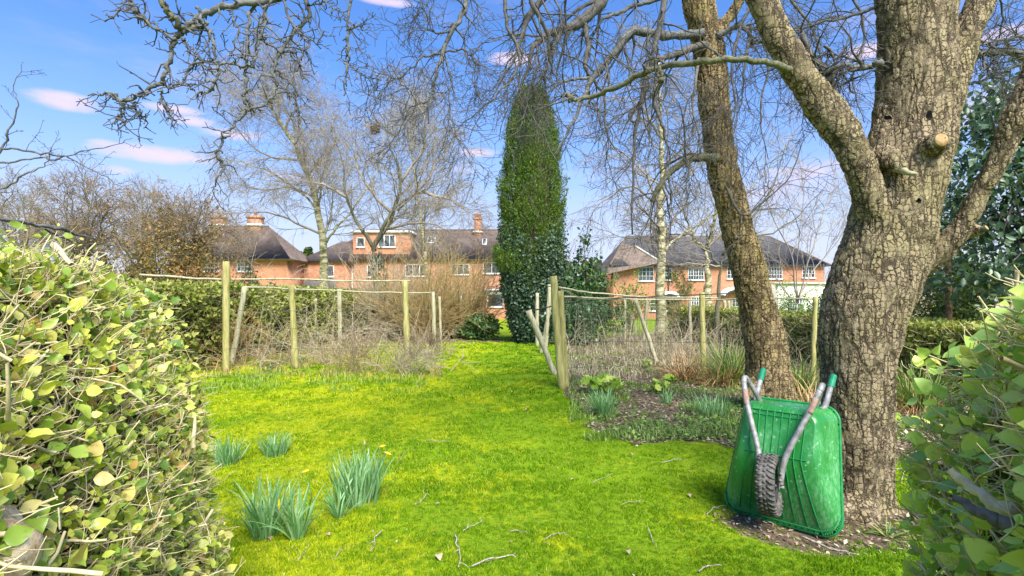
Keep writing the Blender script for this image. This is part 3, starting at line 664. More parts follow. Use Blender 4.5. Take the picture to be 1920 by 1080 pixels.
dm = mb.build('dormer', M['brick'], h)
mb = MB(); boxm(mb, dx0-.2, dx1+.2, Ym+.08, Ym+4, Zm(436)+.002, Zm(436)+.22); mb.build('fascia', M['white'], dm)
for a, b, c, d, nn, cc, rr in dh: window(dm, a, b, c, d, Ym+.3, nn, cc, rr)
for (a, b, c, d) in ((795, 810, 441, 453), (902, 911, 447, 455)):   # skylights lie on the roof slope
    t = (Zm((c+d)/2)-ze)/((Zm(432)+.55)-ze); yy = Ym-.4+t*4.4; mb = MB(); s_ = math.atan2((Zm(432)+.55)-ze, 4.4)
    R = np.array([[1, 0, 0], [0, math.cos(s_), -math.sin(s_)], [0, math.sin(s_), math.cos(s_)]])
    mb.box(((Xm(a)+Xm(b))/2, yy, Zm((c+d)/2)+.06), ((Xm(b)-Xm(a))/2, .55, .06), R); sk = mb.build('skylight', M['white'], h)
    mb = MB(); mb.box(((Xm(a)+Xm(b))/2, yy-.05, Zm((c+d)/2)+.13), ((Xm(b)-Xm(a))/2-.09, .44, .02), R); mb.build('pane', M['glass'], sk)
chimney(h, Xm(892), Ym+3.4, Zm(446), Zm(403)+.2, .85, .7, 3)
# ground floor bay
bh = [(Xm(915), Xm(944), Zm(575), Zm(552), 1, 1, 1)]
mb = MB(); wall_grid(mb, Xm(912), Xm(952), base, Zm(546), bh, Ym-1.4); boxm(mb, Xm(912), Xm(912)+.15, Ym-1.399, Ym, base, Zm(546)); boxm(mb, Xm(952)-.15, Xm(952), Ym-1.399, Ym, base, Zm(546)); bay = mb.build('bay', M['brick'], h)
mb = MB(); boxm(mb, Xm(910), Xm(954), Ym-1.6, Ym-.01, Zm(546), Zm(546)+.2); mb.build('bay_roof', M['white'], bay)
window(bay, *bh[0][:4], Ym-1.4, 1, 1, 1)
mb = MB()
for k in range(2): boxm(mb, Xm(913)+k*1.02, Xm(913)+.96+k*1.02, Ym-1.46, Ym-1.42, Zm(552), Zm(547)); 
mb.build('top_light', M['white'], bay)
# left rear extension with lower roof
mb = MB(); eh = [(Xm(619), Xm(638), Zm(520), Zm(500), 1, 1, 1), (Xm(634), Xm(650), Zm(560), Zm(548), 1, 1, 1)]
wall_grid(mb, Xm(578), Xm(660), base, Zm(493), eh, Ym-2); boxm(mb, Xm(578), Xm(578)+.2, Ym-1.999, Ym+5, base, Zm(493)); boxm(mb, Xm(660)-.2, Xm(660)-.001, Ym-1.999, Ym-.01, base, Zm(493))
ex = mb.build('extension', M['brick'], h)
for a, b, c, d, nn, cc, rr in eh: window(ex, a, b, c, d, Ym-2, nn, cc, rr)
mb = MB(); hiproof(mb, Xm(578), Xm(660), Ym-2, Ym+5, Zm(492), Zm(450), 3.3, .6, .3); mb.build('extension_roof', M['roof_brown'], h)
mb = MB(); mb.add([[Xm(585), Ym-4.2, Zm(545)], [Xm(655), Ym-4.2, Zm(545)], [Xm(642), Ym-2.01, Zm(524)], [Xm(592), Ym-2.01, Zm(524)], [Xm(585), Ym-4.2, Zm(547)], [Xm(655), Ym-4.2, Zm(547)]], [[0, 1, 2, 3], [0, 1, 5, 4]]); boxm(mb, Xm(588), Xm(652), Ym-4, Ym-2.02, base, Zm(547)-.01)
mb.build('lean_to', M['roof_grey'], h)
mb = MB(); boxm(mb, Xm(660), Xm(661.5), Ym-.12, Ym-.01, base, ze-.1); mb.build('drainpipe', M['white'], h)

# --- left house, 50 m
Yl = 50.; base = -.85
Xl = lambda p: X55(p, Yl); Zl = lambda p: Z55(p, Yl)
h = thing('brick_house', (Xl(450), Yl, base), 'brick house with steep brown hipped roof and two chimneys seen over the left cage', 'house')
holes = [(Xl(a), Xl(b), Zl(d), Zl(c), n, cc, rr) for a, b, c, d, n, cc, rr in [(444, 472, 484, 509, 2, 2, 3), (380, 410, 486, 509, 2, 2, 3), (500, 528, 552, 580, 3, 2, 3)]]
x0, x1, ze = Xl(325), Xl(538), Zl(486)
mb = MB(); wall_grid(mb, x0, x1, base, ze, holes, Yl); boxm(mb, x0+.001, x0+.25, Yl+.001, Yl+5, base, ze); boxm(mb, x1-.25, x1-.001, Yl+.001, Yl+5, base, ze)
mb.build('wall', M['brick'], h)
mb = MB(); a, b = hiproof(mb, x0, x1, Yl, Yl+5, ze, Zl(425)+.35, 2.8, 3.4, .55); mb.build('roof', M['roof_brown'], h); ridge(h, [(a, b)])
for q_ in holes: window(h, *q_[:4], Yl, *q_[4:])
chimney(h, Xl(456), Yl+2.4, Zl(436), Zl(402)+.2, 1.25, .9, 1, 'brick_dull'); chimney(h, Xl(381), Yl+2.6, Zl(436), Zl(402)+.2, 1.25, .9, 1, 'brick_dull')
gutter(h, x0-.4, x1+.4, Yl-.46, ze-.05)

# ------------------------------------------------------------------ clipped hedges along the garden sides
def clipped(name, x0, x1, y0, y1, z1, n, m_, label, size=.07, wav=.10, seed=1, twigs=None):
    """flat-topped hedge between x0..x1 and y0..y1"""
    r = np.random.default_rng(seed); t = thing(name, ((x0+x1)/2, (y0+y1)/2, float(gz((x0+x1)/2, (y0+y1)/2))), label, 'hedge')
    fx = x1 if abs(x1) < abs(x0) else x0; sgn = 1 if fx == x1 else -1
    u = y0+(y1-y0)*r.random(n)**1.25; side = r.random(n); 
    zt = z1+wav*(vnoise(u, u*0+fx, .8, seed)-.5)
    top = side < .30; end = side > .93
    hx = x1-x0; g0 = gz(0*u+fx, u)
    z = g0+(zt-g0)*r.random(n)**.85; x = fx-sgn*np.abs(r.normal(0, .06, n))+sgn*(vnoise(u, z*2, 2.2, seed)-.5)*.30
    x = np.where(z > zt-.15, x-sgn*.05, x)
    z = np.where(top, zt+r.normal(0, .025, n), z); x = np.where(top, x0+hx*r.random(n), x)
    x = np.where(end, x0+hx*r.random(n), x); u = np.where(end, y0+.05*r.normal(0, 1, n), u)
    nr = np.stack([np.where(top, 0, sgn*1.), np.where(end, -1., 0), np.where(top, 1.6, .5)], -1)
    A, B, N = frames(r, n, None, nr*1.2, 1.)
    mb = MB(); mb.inst(LEAF2_V, LEAF2_F, np.stack([x, u, z], -1), A, B, N, size*(.6+.8*r.random(n))); fo = mb.build('foliage', m_, t); fo['kind'] = 'stuff'
    core = MB()     # twig mass as solid dark boxes, interior shade put into their colour
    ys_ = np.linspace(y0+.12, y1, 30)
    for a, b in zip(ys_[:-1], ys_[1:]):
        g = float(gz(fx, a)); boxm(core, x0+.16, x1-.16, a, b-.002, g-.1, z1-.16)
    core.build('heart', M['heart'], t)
    k = 700; uu = y0+(y1-y0)*r.random(k); st = np.stack([fx-sgn*.1+0*uu, uu, gz(0*uu+fx, uu)+(z1-.1)*r.random(k)], -1)
    d = unit(r.normal(0, .6, (k, 3))+np.array([sgn*.8, 0, .8])); pp = st[:, None]+d[:, None]*np.linspace(0, .28, 3)[None, :, None]
    mb = MB(); mb.tubes(pp, np.tile(np.array([.006, .005, .003]), (k, 1)), 3); tw = mb.build('twigs', M['hedge_twig'], t); tw['kind'] = 'stuff'
    return t
M['heart'] = simple('hedge_shade_core', (.03, .028, .015), (.10, .085, .045), .95, 30., bmp=1)  # dark brown that paints in the shade deep inside foliage
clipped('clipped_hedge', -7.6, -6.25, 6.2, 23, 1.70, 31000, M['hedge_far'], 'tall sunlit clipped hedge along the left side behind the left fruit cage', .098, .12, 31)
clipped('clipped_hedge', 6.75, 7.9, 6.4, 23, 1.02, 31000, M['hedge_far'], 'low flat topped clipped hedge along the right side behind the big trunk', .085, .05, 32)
# hedge across the end of the left cage
r = np.random.default_rng(77)
def mound(name, cx, cy, rx, ry, z0, z1, n, m_, size, label, cat, seed, tmpl=(LEAF2_V, LEAF2_F), rag=.3, stems=14, org=None, pw=.5, group=None, stemmat='branch_dark'):
    """irregular shrub: leaf clusters through a lumpy volume, on a few stems"""
    r = np.random.default_rng(seed); gb = float(gz(cx, cy)); t = thing(name, (cx, cy, gb), label, cat, group)
    nc = max(12, n//45); d = unit(r.normal(0, 1, (nc, 3))); d[:, 2] = np.abs(d[:, 2])*1.0-.25*r.random(nc)
    rr = r.random(nc)**pw*(1+rag*(r.random(nc)-.5))
    c = np.stack([cx+d[:, 0]*rx*rr, cy+d[:, 1]*ry*rr, z0+np.clip((d[:, 2]+.25), 0, 2)/1.2*(z1-z0)*rr], -1)
    per = n//nc; pos = np.repeat(c, per, 0)+r.normal(0, 1, (nc*per, 3))*np.array([rx, ry, (z1-z0)*.6])*.11; pos[:, 2] = np.maximum(pos[:, 2], gb+.02)
    nr = unit(pos-np.array([cx, cy, (z0+z1)/2]))*1.1+np.array([0, 0, .7])
    A, B, N = frames(r, len(pos), None, nr, .8)
    mb = MB(); mb.inst(*tmpl, pos, A, B, N, size*(.55+.8*r.random(len(pos)))); fo = mb.build('foliage', m_, t); fo['kind'] = 'stuff'
    if stems:
        e = c[r.integers(0, nc, stems)]; b = np.array([cx, cy, gb])+r.normal(0, 1, (stems, 3))*np.array([rx*.15, ry*.15, 0]); b[:, 2] = gb-.02
        tt = np.linspace(0, 1, 5)[None, :, None]; pp = b[:, None]*(1-tt)+e[:, None]*tt+np.array([0, 0, .25])*(tt*(1-tt))*(z1-z0)
        mb = MB(); mb.tubes(pp, np.linspace(.03, .008, 5)[None]*np.ones((stems, 1))*max(.6, (z1-z0)/2.5), 5); mb.build('stem', M[stemmat], t, smooth=True)
    return t
# ------------------------------------------------------------------ background trees
def px_path(pts, Yd):
    """[(px,py[,Y])] -> world points"""
    return np.array([P(p[0], p[1], p[2] if len(p) > 2 else Yd) for p in pts])
def bare_tree(name, label, trunk, limbs, Yd, r0, specs, seed, mt='birch', mtw='twig_far', group=None, cat='tree', nrand=0, randspec=None, base=None):
    """trunk / limbs: pixel-traced centre lines at distance Yd; specs: list of kids() arguments"""
    r = np.random.default_rng(seed)
    tp = px_path(trunk, Yd); g = float(gz(tp[0][0], tp[0][1])); tp = np.vstack([[tp[0][0], tp[0][1], g-.05], tp]) if tp[0][2] > g+.1 else tp
    t = thing(name, tuple(np.array([tp[0][0], tp[0][1], g])), label, cat, group)
    n = 26; pth, rad = resample(tp, n, np.linspace(1, .12, len(tp))*r0); rad[0] *= 1.3; pth = wobble(pth, r0*.12, r)
    mb = MB(); mb.tubes(pth, rad, 9, cap=True); mb.build('trunk', M[mt], t, smooth=True)
    LP, LR = [pth[None, n//3:][:, ::1]], [rad[None, n//3:]]
    par, parr = [], []
    for l in limbs:
        l, lr = (l if isinstance(l, tuple) else (l, .35)); lp = px_path(l, Yd); lp[1:, 1] += r.normal(0, .25, len(lp)-1).cumsum()
        q, qr = resample(lp, 18, np.linspace(lr*r0*.68, .009, len(lp))); q = wobble(q, .03, r)
        mb = MB(); mb.tubes(q, qr, 6, cap=True); mb.build('branch', M[mt if lr >= .4 else mtw], t, smooth=True); par.append(q); parr.append(qr)
    if nrand:
        a, b = kids(r, pth, rad, nrand, *randspec)
        mb = MB(); mb.tubes(a, b, 5); mb.build('branches', M[mt if mt != 'birch' else mtw], t, smooth=True)['kind'] = 'stuff'
        n_, k_ = a.shape[:2]
        par += [resample(x, 18) for x in a]; parr += [np.interp(np.linspace(0, 1, 18), np.linspace(0, 1, k_), y) for y in b]
    A, B = np.array(par), np.array(parr); mb = MB()
    for s in specs:
        A, B = kids(r, A, B, *s); mb.tubes(A, B, 3)
    tw = mb.build('twigs', M[mtw], t); tw['kind'] = 'stuff'
    return t
D = (0, 0, -.10)
bare_tree('birch_tree', 'tall silver birch with feathery crown, leftmost tall tree before the houses', [(612, 610), (608, 520), (604, 440), (590, 370), (566, 300), (535, 245), (505, 195), (480, 150)],
    [([(604, 440), (585, 380), (520, 330), (450, 300), (415, 300)], .4), ([(606, 460), (640, 420), (700, 330), (720, 240)], .4), [(590, 370), (610, 300), (600, 220), (580, 160)], [(566, 300), (500, 290), (450, 250), (430, 200)],
     [(604, 440), (540, 410), (470, 400), (430, 420)], [(590, 370), (540, 350), (480, 350), (430, 340)], [(535, 245), (560, 200), (560, 160), (555, 130)]], 26, .26,
    [(16, .12, 1, 7, 2.3, 40, .16, (0, 0, .02), .42, .008, .4), (8, .1, 1, 5, 1.05, 38, .2, (0, 0, -.10), .6, .006, .3), (4, .2, 1, 3, .5, 35, .2, (0, 0, -.3), .7, .0045, .2)], 101,
    nrand=10, randspec=(.35, .95, 10, 3.6, 45, .10, (0, 0, .05), .5, .012, .6))
bare_tree('bare_tree', 'wide bare tree with crooked limbs and ivied foot right of the leaning birch', [(716, 620), (710, 560), (702, 500), (700, 462)],
    [([(701, 470), (722, 430), (745, 395), (790, 360), (830, 345)], .55), ([(700, 462), (735, 400), (752, 340), (735, 270), (710, 215)], .55), ([(700, 465), (676, 420), (650, 370), (640, 300), (620, 240)], .45),
     ([(745, 395), (800, 340), (830, 290), (850, 250)], .35), [(752, 340), (790, 280), (800, 230), (780, 190)], [(650, 370), (600, 345), (570, 350)], [(790, 360), (850, 380), (890, 410)], [(735, 400), (690, 350), (670, 290), (690, 230)], [(722, 430), (800, 420), (850, 440)]], 23, .30,
    [(16, .15, 1, 7, 2.0, 42, .2, (0, 0, .03), .42, .008, .4), (8, .1, 1, 5, .95, 40, .22, (0, 0, -.02), .6, .006, .3), (4, .2, 1, 3, .42, 38, .2, (0, 0, -.05), .7, .0045, .2)], 102, mt='branch_moss')
bare_tree('birch_tree', 'slender bare birch behind the ivy footed tree, crown touching the bird nest', [(806, 600), (800, 520), (792, 430), (780, 340), (770, 270), (760, 200)],
    [[(792, 430), (830, 380), (860, 330), (870, 290)], [(785, 380), (740, 320), (710, 260), (700, 210)], [(780, 340), (815, 270), (820, 220)], [(790, 420), (740, 380), (700, 340)]], 31, .16,
    [(9, .1, 1, 7, 2.2, 40, .18, (0, 0, .0), .42, .008, .4), (7, .1, 1, 5, 1.1, 38, .2, (0, 0, -.10), .6, .007, .3), (3, .2, 1, 3, .5, 35, .2, (0, 0, -.3), .7, .0055, .2)], 103,
    nrand=18, randspec=(.35, .98, 8, 4.0, 42, .10, (0, 0, .06), .5, .012, .5))
bare_tree('birch_tree', 'silver birch with trailing twigs before the right house, nearest the cypress', [(1238, 640), (1238, 560), (1240, 480), (1236, 400), (1242, 330), (1240, 260), (1236, 180), (1232, 90)],
    [([(1240, 482), (1258, 455), (1295, 435), (1345, 400), (1400, 370), (1460, 300), (1500, 240)], .42), ([(1238, 500), (1225, 455), (1180, 440), (1120, 420)], .2), [(1240, 400), (1200, 330), (1150, 290), (1110, 270)], [(1242, 330), (1290, 260), (1330, 210)],
     [(1240, 440), (1290, 390), (1330, 350)], [(1236, 380), (1180, 350), (1130, 380), (1090, 430)], [(1240, 260), (1200, 200), (1150, 180)]], 19.5, .205,
    [(10, .15, 1, 7, 1.5, 42, .16, (0, 0, -.03), .5, .008, .3), (6, .1, 1, 5, .8, 38, .2, (0, 0, -.15), .6, .0055, .3), (3, .2, 1, 3, .4, 35, .2, (0, 0, -.3), .7, .004, .2)], 104,
    nrand=10, randspec=(.3, .95, 8, 2.2, 48, .10, (0, 0, .03), .45, .010, .5))
bare_tree('birch_tree', 'forked pale birch before the right house, just left of the leaning trunk', [(1330, 640), (1328, 560), (1326, 500), (1322, 465)],
    [([(1322, 470), (1300, 440), (1285, 400), (1250, 330)], .45), ([(1323, 468), (1335, 420), (1340, 350), (1330, 280), (1325, 200)], .5), ([(1322, 470), (1360, 440), (1400, 430), (1450, 380)], .35), [(1300, 440), (1260, 440), (1200, 420)]], 21, .24,
    [(11, .15, 1, 7, 1.5, 42, .16, (0, 0, 0), .5, .009, .3), (7, .1, 1, 5, .8, 38, .2, (0, 0, -.1), .6, .006, .3), (3, .2, 1, 3, .4, 35, .2, (0, 0, -.2), .7, .0045, .2)], 105)
bare_tree('bare_tree', 'thin dark bare fruit tree between the forked birch and the leaning trunk', [(1346, 640), (1345, 580), (1350, 520), (1354, 480)],
    [([(1352, 500), (1330, 460), (1318, 420)], .5), ([(1354, 480), (1375, 440), (1410, 400), (1450, 330), (1465, 270)], .5), ([(1353, 490), (1390, 450), (1440, 440), (1490, 410), (1540, 350)], .45), [(1352, 500), (1300, 495), (1260, 500)]], 17, .13,
    [(10, .1, 1, 7, 1.3, 40, .14, (0, 0, .03), .5, .008, .3), (6, .1, 1, 5, .7, 36, .18, (0, 0, 0), .6, .005, .3), (2, .2, 1, 4, .35, 30, .2, D, .7, .004, .2)], 106, mt='branch_moss', mtw='twig_far')
bare_tree('bare_tree', 'multi stemmed bare shrub tree between the leaning trunk and the big trunk', [(1490, 640), (1492, 590), (1495, 560)],
    [([(1495, 570), (1480, 480), (1440, 400), (1420, 330)], .6), ([(1495, 565), (1510, 470), (1540, 390), (1560, 300)], .6), ([(1494, 572), (1450, 500), (1400, 460)], .5), ([(1495, 560), (1540, 500), (1590, 440), (1610, 380)], .5), [(1495, 565), (1490, 470), (1500, 360), (1490, 250)], [(1495, 560), (1560, 520), (1620, 480)]], 22, .10,
    [(9, .15, 1, 7, 1.9, 35, .12, (0, 0, .06), .5, .009, .3), (6, .1, 1, 5, .95, 34, .16, (0, 0, .03), .6, .006, .3), (3, .2, 1, 3, .4, 30, .2, (0, 0, 0), .7, .005, .2)], 107, mt='twig_far')
lt = [((40, 345), 24, 'spreading bare thorn tree at the far left edge over the near hedge', 108), ((150, 330), 20, 'bare thorn tree second from the left edge', 109), ((262, 350), 22, 'greyish bare tree with knobbly upright twigs between the thorn trees', 110),
      ((345, 395), 19, 'low bare tree with mossy limbs just left of the brick house roof', 111)]
for (tx, ty), Yd, lab, sd_ in lt:
    rr = np.random.default_rng(sd_); lim = []
    for k in range(9):
        a = (k-4)/4.0; ex = tx+a*95+rr.normal(0, 14); ey = ty+abs(a)**2*75+rr.normal(0, 12)+10
        lim.append(([(tx+4*rr.normal(), 505), (tx+a*28, 460), (tx+a*62, (460+ey)/2-12), (ex, ey)], .45))
    bare_tree('bare_tree', lab, [(tx, 590), (tx+3, 545), (tx, 500)], lim, Yd, .17,
        [(13, .1, 1, 6, 1.25, 42, .2, (0, 0, .03), .5, .009, .3), (7, .1, 1, 5, .62, 42, .22, (0, 0, .0), .6, .007, .3), (4, .1, 1, 3, .3, 40, .2, (0, 0, 0), .7, .005, .2)], sd_, mt='branch_moss', mtw='twig_brown' if sd_ % 2 else 'twig_far', group=None)
# withered leafy bushes below those trees
mound('withered_bush', *P(300, 500, 17.5)[:2], 1.5, .9, .2, 4.5, 7500, M['brownleaf'], .10, 'rusty leaved bush rising behind the left hedge below the bare trees', 'bush', 201, rag=.5)
mound('withered_bush', *P(380, 500, 18.5)[:2], 1.3, .9, .2, 4.2, 6500, M['brownleaf'], .10, 'bronze green bush in front of the left house window', 'bush', 202, rag=.5)
mound('withered_bush', *P(175, 500, 17)[:2], 1.9, 1., .2, 3.0, 6000, M['brownleaf'], .10, 'wide brownish bush behind the near left hedge', 'bush', 203, rag=.6)
mound('evergreen_bush', *P(478, 500, 20)[:2], .85, .7, .2, 2.7, 3500, M['hedge_dark'], .10, 'small green bush beside the white window of the left house', 'bush', 204)
mound('evergreen_bush', *P(60, 500, 18)[:2], 2.2, 1.2, .2, 2.6, 5000, M['brownleaf'], .11, 'olive bush at the far left above the near hedge', 'bush', 205, rag=.5)
clipped('dark_hedge', -6.2, -2.9, 21.6, 22.8, 1.35, 9000, M['hedge_dark'], 'dark ragged hedge closing the far end of the left fruit cage', .10, .25, 33)
mound('rhododendron', *P(900, 600, 19.8)[:2], .75, .6, 0, .85, 2600, M['mahonia'], .14, 'low green rhododendron at the far end of the lawn left of the cypress', 'bush', 206, stems=8)
mound('evergreen_bush', *P(850, 600, 20.5)[:2], .7, .7, 0, .9, 1600, M['laurel'], .12, 'dark low bush behind the rhododendron', 'bush', 207, stems=6)
mound('evergreen_bush', *P(640, 590, 20.4)[:2], 1.6, .8, 0, 1.3, 3600, M['hedge_dark'], .11, 'dark green bush behind the middle posts of the left cage', 'bush', 208)
mound('ivy_clump', *P(712, 560, 22.8)[:2], .55, .5, .1, 3.4, 3600, M['ivy'], .12, 'dark ivy column covering the foot of the wide bare tree', 'ivy', 209, stems=3, rag=.6)
mound('mahonia_bush', *P(1092, 500, 20.5)[:2], 1.05, .9, .3, 3.55, 5200, M['mahonia'], .17, 'blue green evergreen bush with spiky leaf whorls right of the cypress', 'bush', 210, rag=.45)
mound('evergreen_bush', *P(1090, 560, 17.5)[:2], 1.5, .8, 0, 1.75, 4200, M['laurel'], .11, 'dark bush at the foot of the right cage behind its left posts', 'bush', 211)
mound('pale_bush', *P(1180, 510, 27)[:2], 1.1, .8, .2, 2.8, 1900, M['weed'], .12, 'pale flowering bush by the left end of the right house', 'bush', 212, rag=.6)
mound('golden_bush', *P(1400, 580, 24)[:2], 2.6, .8, -.3, 1.0, 4500, M['lime'], .10, 'yellow bush below the garden room of the right house', 'bush', 213, rag=.5)
mound('evergreen_bush', *P(1560, 560, 22)[:2], 1.0, .8, 0, 1.9, 3000, M['mahonia'], .12, 'green bush by the right corner of the right house', 'bush', 214)
mound('pale_bush', *P(1490, 540, 26)[:2], 1.5, .8, .2, 2.3, 2400, M['weed'], .09, 'cream blossomed bush before the garden room', 'bush', 215, rag=.7)
mound('withered_bush', *P(1715, 540, 15)[:2], 1.0, .8, .1, 2.1, 3000, M['litter'], .08, 'pale dry shrub behind the right hedge beside the big trunk', 'bush', 216, rag=.5)
mound('withered_bush', *P(1760, 580, 13)[:2], 1.6, .7, 0, 1.4, 3500, M['brownleaf'], .07, 'reddish brown shrub just over the low right hedge', 'bush', 217, rag=.5)
# golden arching shrub
def arching(name, label, c, n, L, mt, seed, spread=.5, rad=.012, trop=(0, 0, -.05), sub=(5, .2, 1, 6, .9, 30, .1, (0, 0, -.03), .6, .004, .3)):
    r = np.random.default_rng(seed); t = thing(name, (c[0], c[1], float(gz(c[0], c[1]))), label, 'shrub')
    b = np.array([c[0], c[1], float(gz(c[0], c[1]))])+r.normal(0, 1, (n, 3))*np.array([.25, .2, 0]); d = unit(r.normal(0, spread, (n, 3))*np.array([1, .7, .2])+np.array([0, 0, 1])); k = 12
    out = np.zeros((n, k, 3)); out[:, 0] = b; p = b.copy(); Ln = L*(.5+.6*r.random(n))
    for j in range(1, k):
        d = unit(d+r.normal(0, .08, (n, 3))+np.array(trop)); p = p+d*(Ln/(k-1))[:, None]; out[:, j] = p
    R = np.linspace(rad, rad*.35, k)[None]*np.ones((n, 1))*(.6+.7*r.random((n, 1)))
    mb = MB(); mb.tubes(out, R, 4); mb.build('stems', M[mt], t)['kind'] = 'stuff'
    A, B = kids(r, out, R, *sub); mb = MB(); mb.tubes(A, B, 3); A, B = kids(r, A, B, 3, .2, 1, 4, .4, 30, .1, (0, 0, 0), .7, .0035); mb.tubes(A, B, 3); mb.build('twigs', M[mt], t)['kind'] = 'stuff'
    return t
arching('arching_shrub', 'golden stemmed fountain shaped shrub in front of the middle house bay', P(872, 600, 20.5), 110, 3.5, 'cane_gold', 301, .34, .016)
arching('arching_shrub', 'tangled straw coloured shrub below the middle house windows', P(795, 600, 20), 200, 3.7, 'cane_gold', 302, .6, .015)
arching('arching_shrub', 'tan twiggy shrub around the foot of the wide bare tree', P(725, 600, 21), 170, 3.7, 'cane', 303, .7, .015)
arching('arching_shrub', 'pale tangled shrub left of the ivy column below the box dormer', P(655, 600, 22), 90, 2.9, 'cane', 306, .6, .015)
arching('arching_shrub', 'small golden twiggy shrub behind the right cage near the house', P(1290, 600, 22), 50, 2.2, 'cane_gold', 304, .6, .012)
arching('arching_shrub', 'thin branching shrub at the left behind the tall hedge', P(440, 600, 20), 60, 3.6, 'cane', 305, .5, .014)

# ------------------------------------------------------------------ the columnar cypress and its ivy
def cypress():
    r = np.random.default_rng(400); c = P(998, 640, 18.8); g = float(gz(c[0], c[1])); t = thing('cypress_tree', (c[0], c[1], g), 'tall dark columnar cypress with ivy climbing its lower half at the end of the lawn', 'tree')
    H = 8.9
    prof = lambda h: np.interp(h, [0, .07, .18, .33, .6, .8, .92, 1.0], [.34, .62, .86, 1.0, 1.02, .80, .52, .12])
    mb = MB(); mb.tubes(np.array([[[c[0], c[1], g-.1], [c[0], c[1], g+4], [c[0], c[1], g+H*.9]]]), np.array([[.20, .13, .03]]), 8); mb.build('trunk', M['branch_dark'], t)
    mb = MB(); mb.tubes(np.array([[[c[0], c[1], g+.5], [c[0], c[1], g+2], [c[0], c[1], g+5], [c[0], c[1], g+H*.82], [c[0], c[1], g+H*.93]]]), np.array([[.25, .6, .72, .5, .15]]), 14, cap=True); mb.build('heart', M['heart'], t)  # solid dark column, shade within the crown put into its colour
    n = 2100; h = .03+.97*r.random(n)**.95; a = r.random(n)*6.283
    lump = .80+.26*vnoise(a*4, h*3, 1.0, 3)+.16*vnoise(a*2, h*12, 1.0, 5)
    R = prof(h)*.95*lump; skirt = (h > .26) & (h < .33) & (np.cos(a) < -.3); R = np.where(skirt, R*1.35, R)
    base = np.stack([c[0]+R*np.cos(a)*.92, c[1]+R*np.sin(a)*.92, g+.1+h*(H-.45)], -1)
    out = np.stack([np.cos(a), np.sin(a), 0*a], -1); ax = unit(out*.28+np.array([0, 0, 1])+r.normal(0, .1, (n, 3)))
    per = 48; tt = r.random((n, per)); w = .12*np.sin(np.clip(tt*.9+.1, 0, 1)*3.14)
    pos = base[:, None]+ax[:, None]*(tt*.62)[..., None]+r.normal(0, 1, (n, per, 3))*w[..., None]*.55
    pos = pos.reshape(-1, 3); A = unit(np.repeat(ax, per, 0)+r.normal(0, .45, (n*per, 3))+np.repeat(out, per, 0)*.2); A, B, N = frames(r, n*per, A, np.repeat(out, per, 0)*.8, .8)
    mb = MB(); mb.inst(LEAF2_V*np.array([1, .55, 1]), LEAF2_F, pos, A, B, N, .085*(.6+.8*r.random(n*per))); mb.build('foliage', M['cypress'], t)['kind'] = 'stuff'
    n = 26000; h = r.random(n)**1.25*.55; a = r.random(n)*6.283; k = (h < .22+.40*vnoise(a*1.6, h*3, 1., 9)) & (r.random(n) < np.clip(1.6-h*2.6, .06, 1)); h, a = h[k], a[k]; n = len(h)
    R = prof(h)*(.98+.2*vnoise(a*3, h*16, 1., 6))+.05; pos = np.stack([c[0]+R*np.cos(a), c[1]+R*np.sin(a), g+h*H], -1)+r.normal(0, .05, (n, 3)); pos[:, 2] = np.maximum(pos[:, 2], g+.03)
    A, B, N = frames(r, n, None, np.stack([np.cos(a), np.sin(a), .5+0*a], -1)*1.2, .8); mb = MB(); mb.inst(LEAF2_V*np.array([1, 1.4, 1]), LEAF2_F, pos, A, B, N, .085*(.6+.8*r.random(n))); mb.build('ivy', M['ivy'], t)['kind'] = 'stuff'
cypress()
# dark laurel tree on the right
def big_leaf_tree(name, label, Yd, pxr, clusters, nl, size, m_, trunkpx, seed, rr=.55):
    r = np.random.default_rng(seed); b = P(*trunkpx, Yd); g = float(gz(b[0], b[1])); t = thing(name, (b[0], b[1], g), label, 'tree'); pos = []; cc = []
    for (px, py, s) in clusters:
        c = P(px, py, Yd+r.normal(0, .5)); cc.append(c); k = int(nl*s); pos.append(c+r.normal(0, 1, (k, 3))*np.array([rr, rr, rr*.55])*s)
    pos = np.vstack(pos); n = len(pos); A = r.normal(0, 1, (n, 3)); A[:, 2] -= .5; A, B, N = frames(r, n, A, np.array([-.4, -1.2, 1.0]), .7)
    mb = MB(); mb.inst(LEAF_V*np.array([1, .8, 1]), LEAF_F, pos, A, B, N, size*(.6+.7*r.random(n))); mb.build('foliage', m_, t)['kind'] = 'stuff'
    top = P(trunkpx[0], min(c[1] for c in clusters)+60, Yd); mb = MB(); q, qr = resample(np.array([[b[0], b[1], g-.05], (np.array([b[0], b[1], g])+top)/2+np.array([.1, 0, 0]), top]), 12, [.13, .09, .03]); mb.tubes(q, qr, 8); mb.build('trunk', M['branch_dark'], t, smooth=True)
    cc = np.array(cc); st = q[r.integers(3, 11, len(cc))]; u = np.linspace(0, 1, 6)[None, :, None]; pp = st[:, None]*(1-u)+cc[:, None]*u+np.array([0, 0, .3])*(u*(1-u)); mb = MB(); mb.tubes(pp, np.linspace(.035, .012, 6)[None]*np.ones((len(cc), 1)), 5); mb.build('branches', M['branch_dark'], t)['kind'] = 'stuff'
    return t
r = np.random.default_rng(55); cl_ = []
for k in range(70):
    py = 130+r.random()*390; lo = np.interp(py, [130, 220, 330, 420, 520], [1890, 1815, 1785, 1765, 1740]); px = lo+15+(2080-lo)*r.random()**1.0
    cl_.append((px, py, .55+.5*r.random()))
big_leaf_tree('laurel_tree', 'dark glossy evergreen tree filling the right edge behind the big trunk', 9.5, 0, cl_, 160, .13, M['laurel'], (1950, 650), 56, .42)
r = np.random.default_rng(57); cl_ = [(1770+r.random()*190, 440+r.random()*150, .6+.4*r.random()) for k in range(30)]
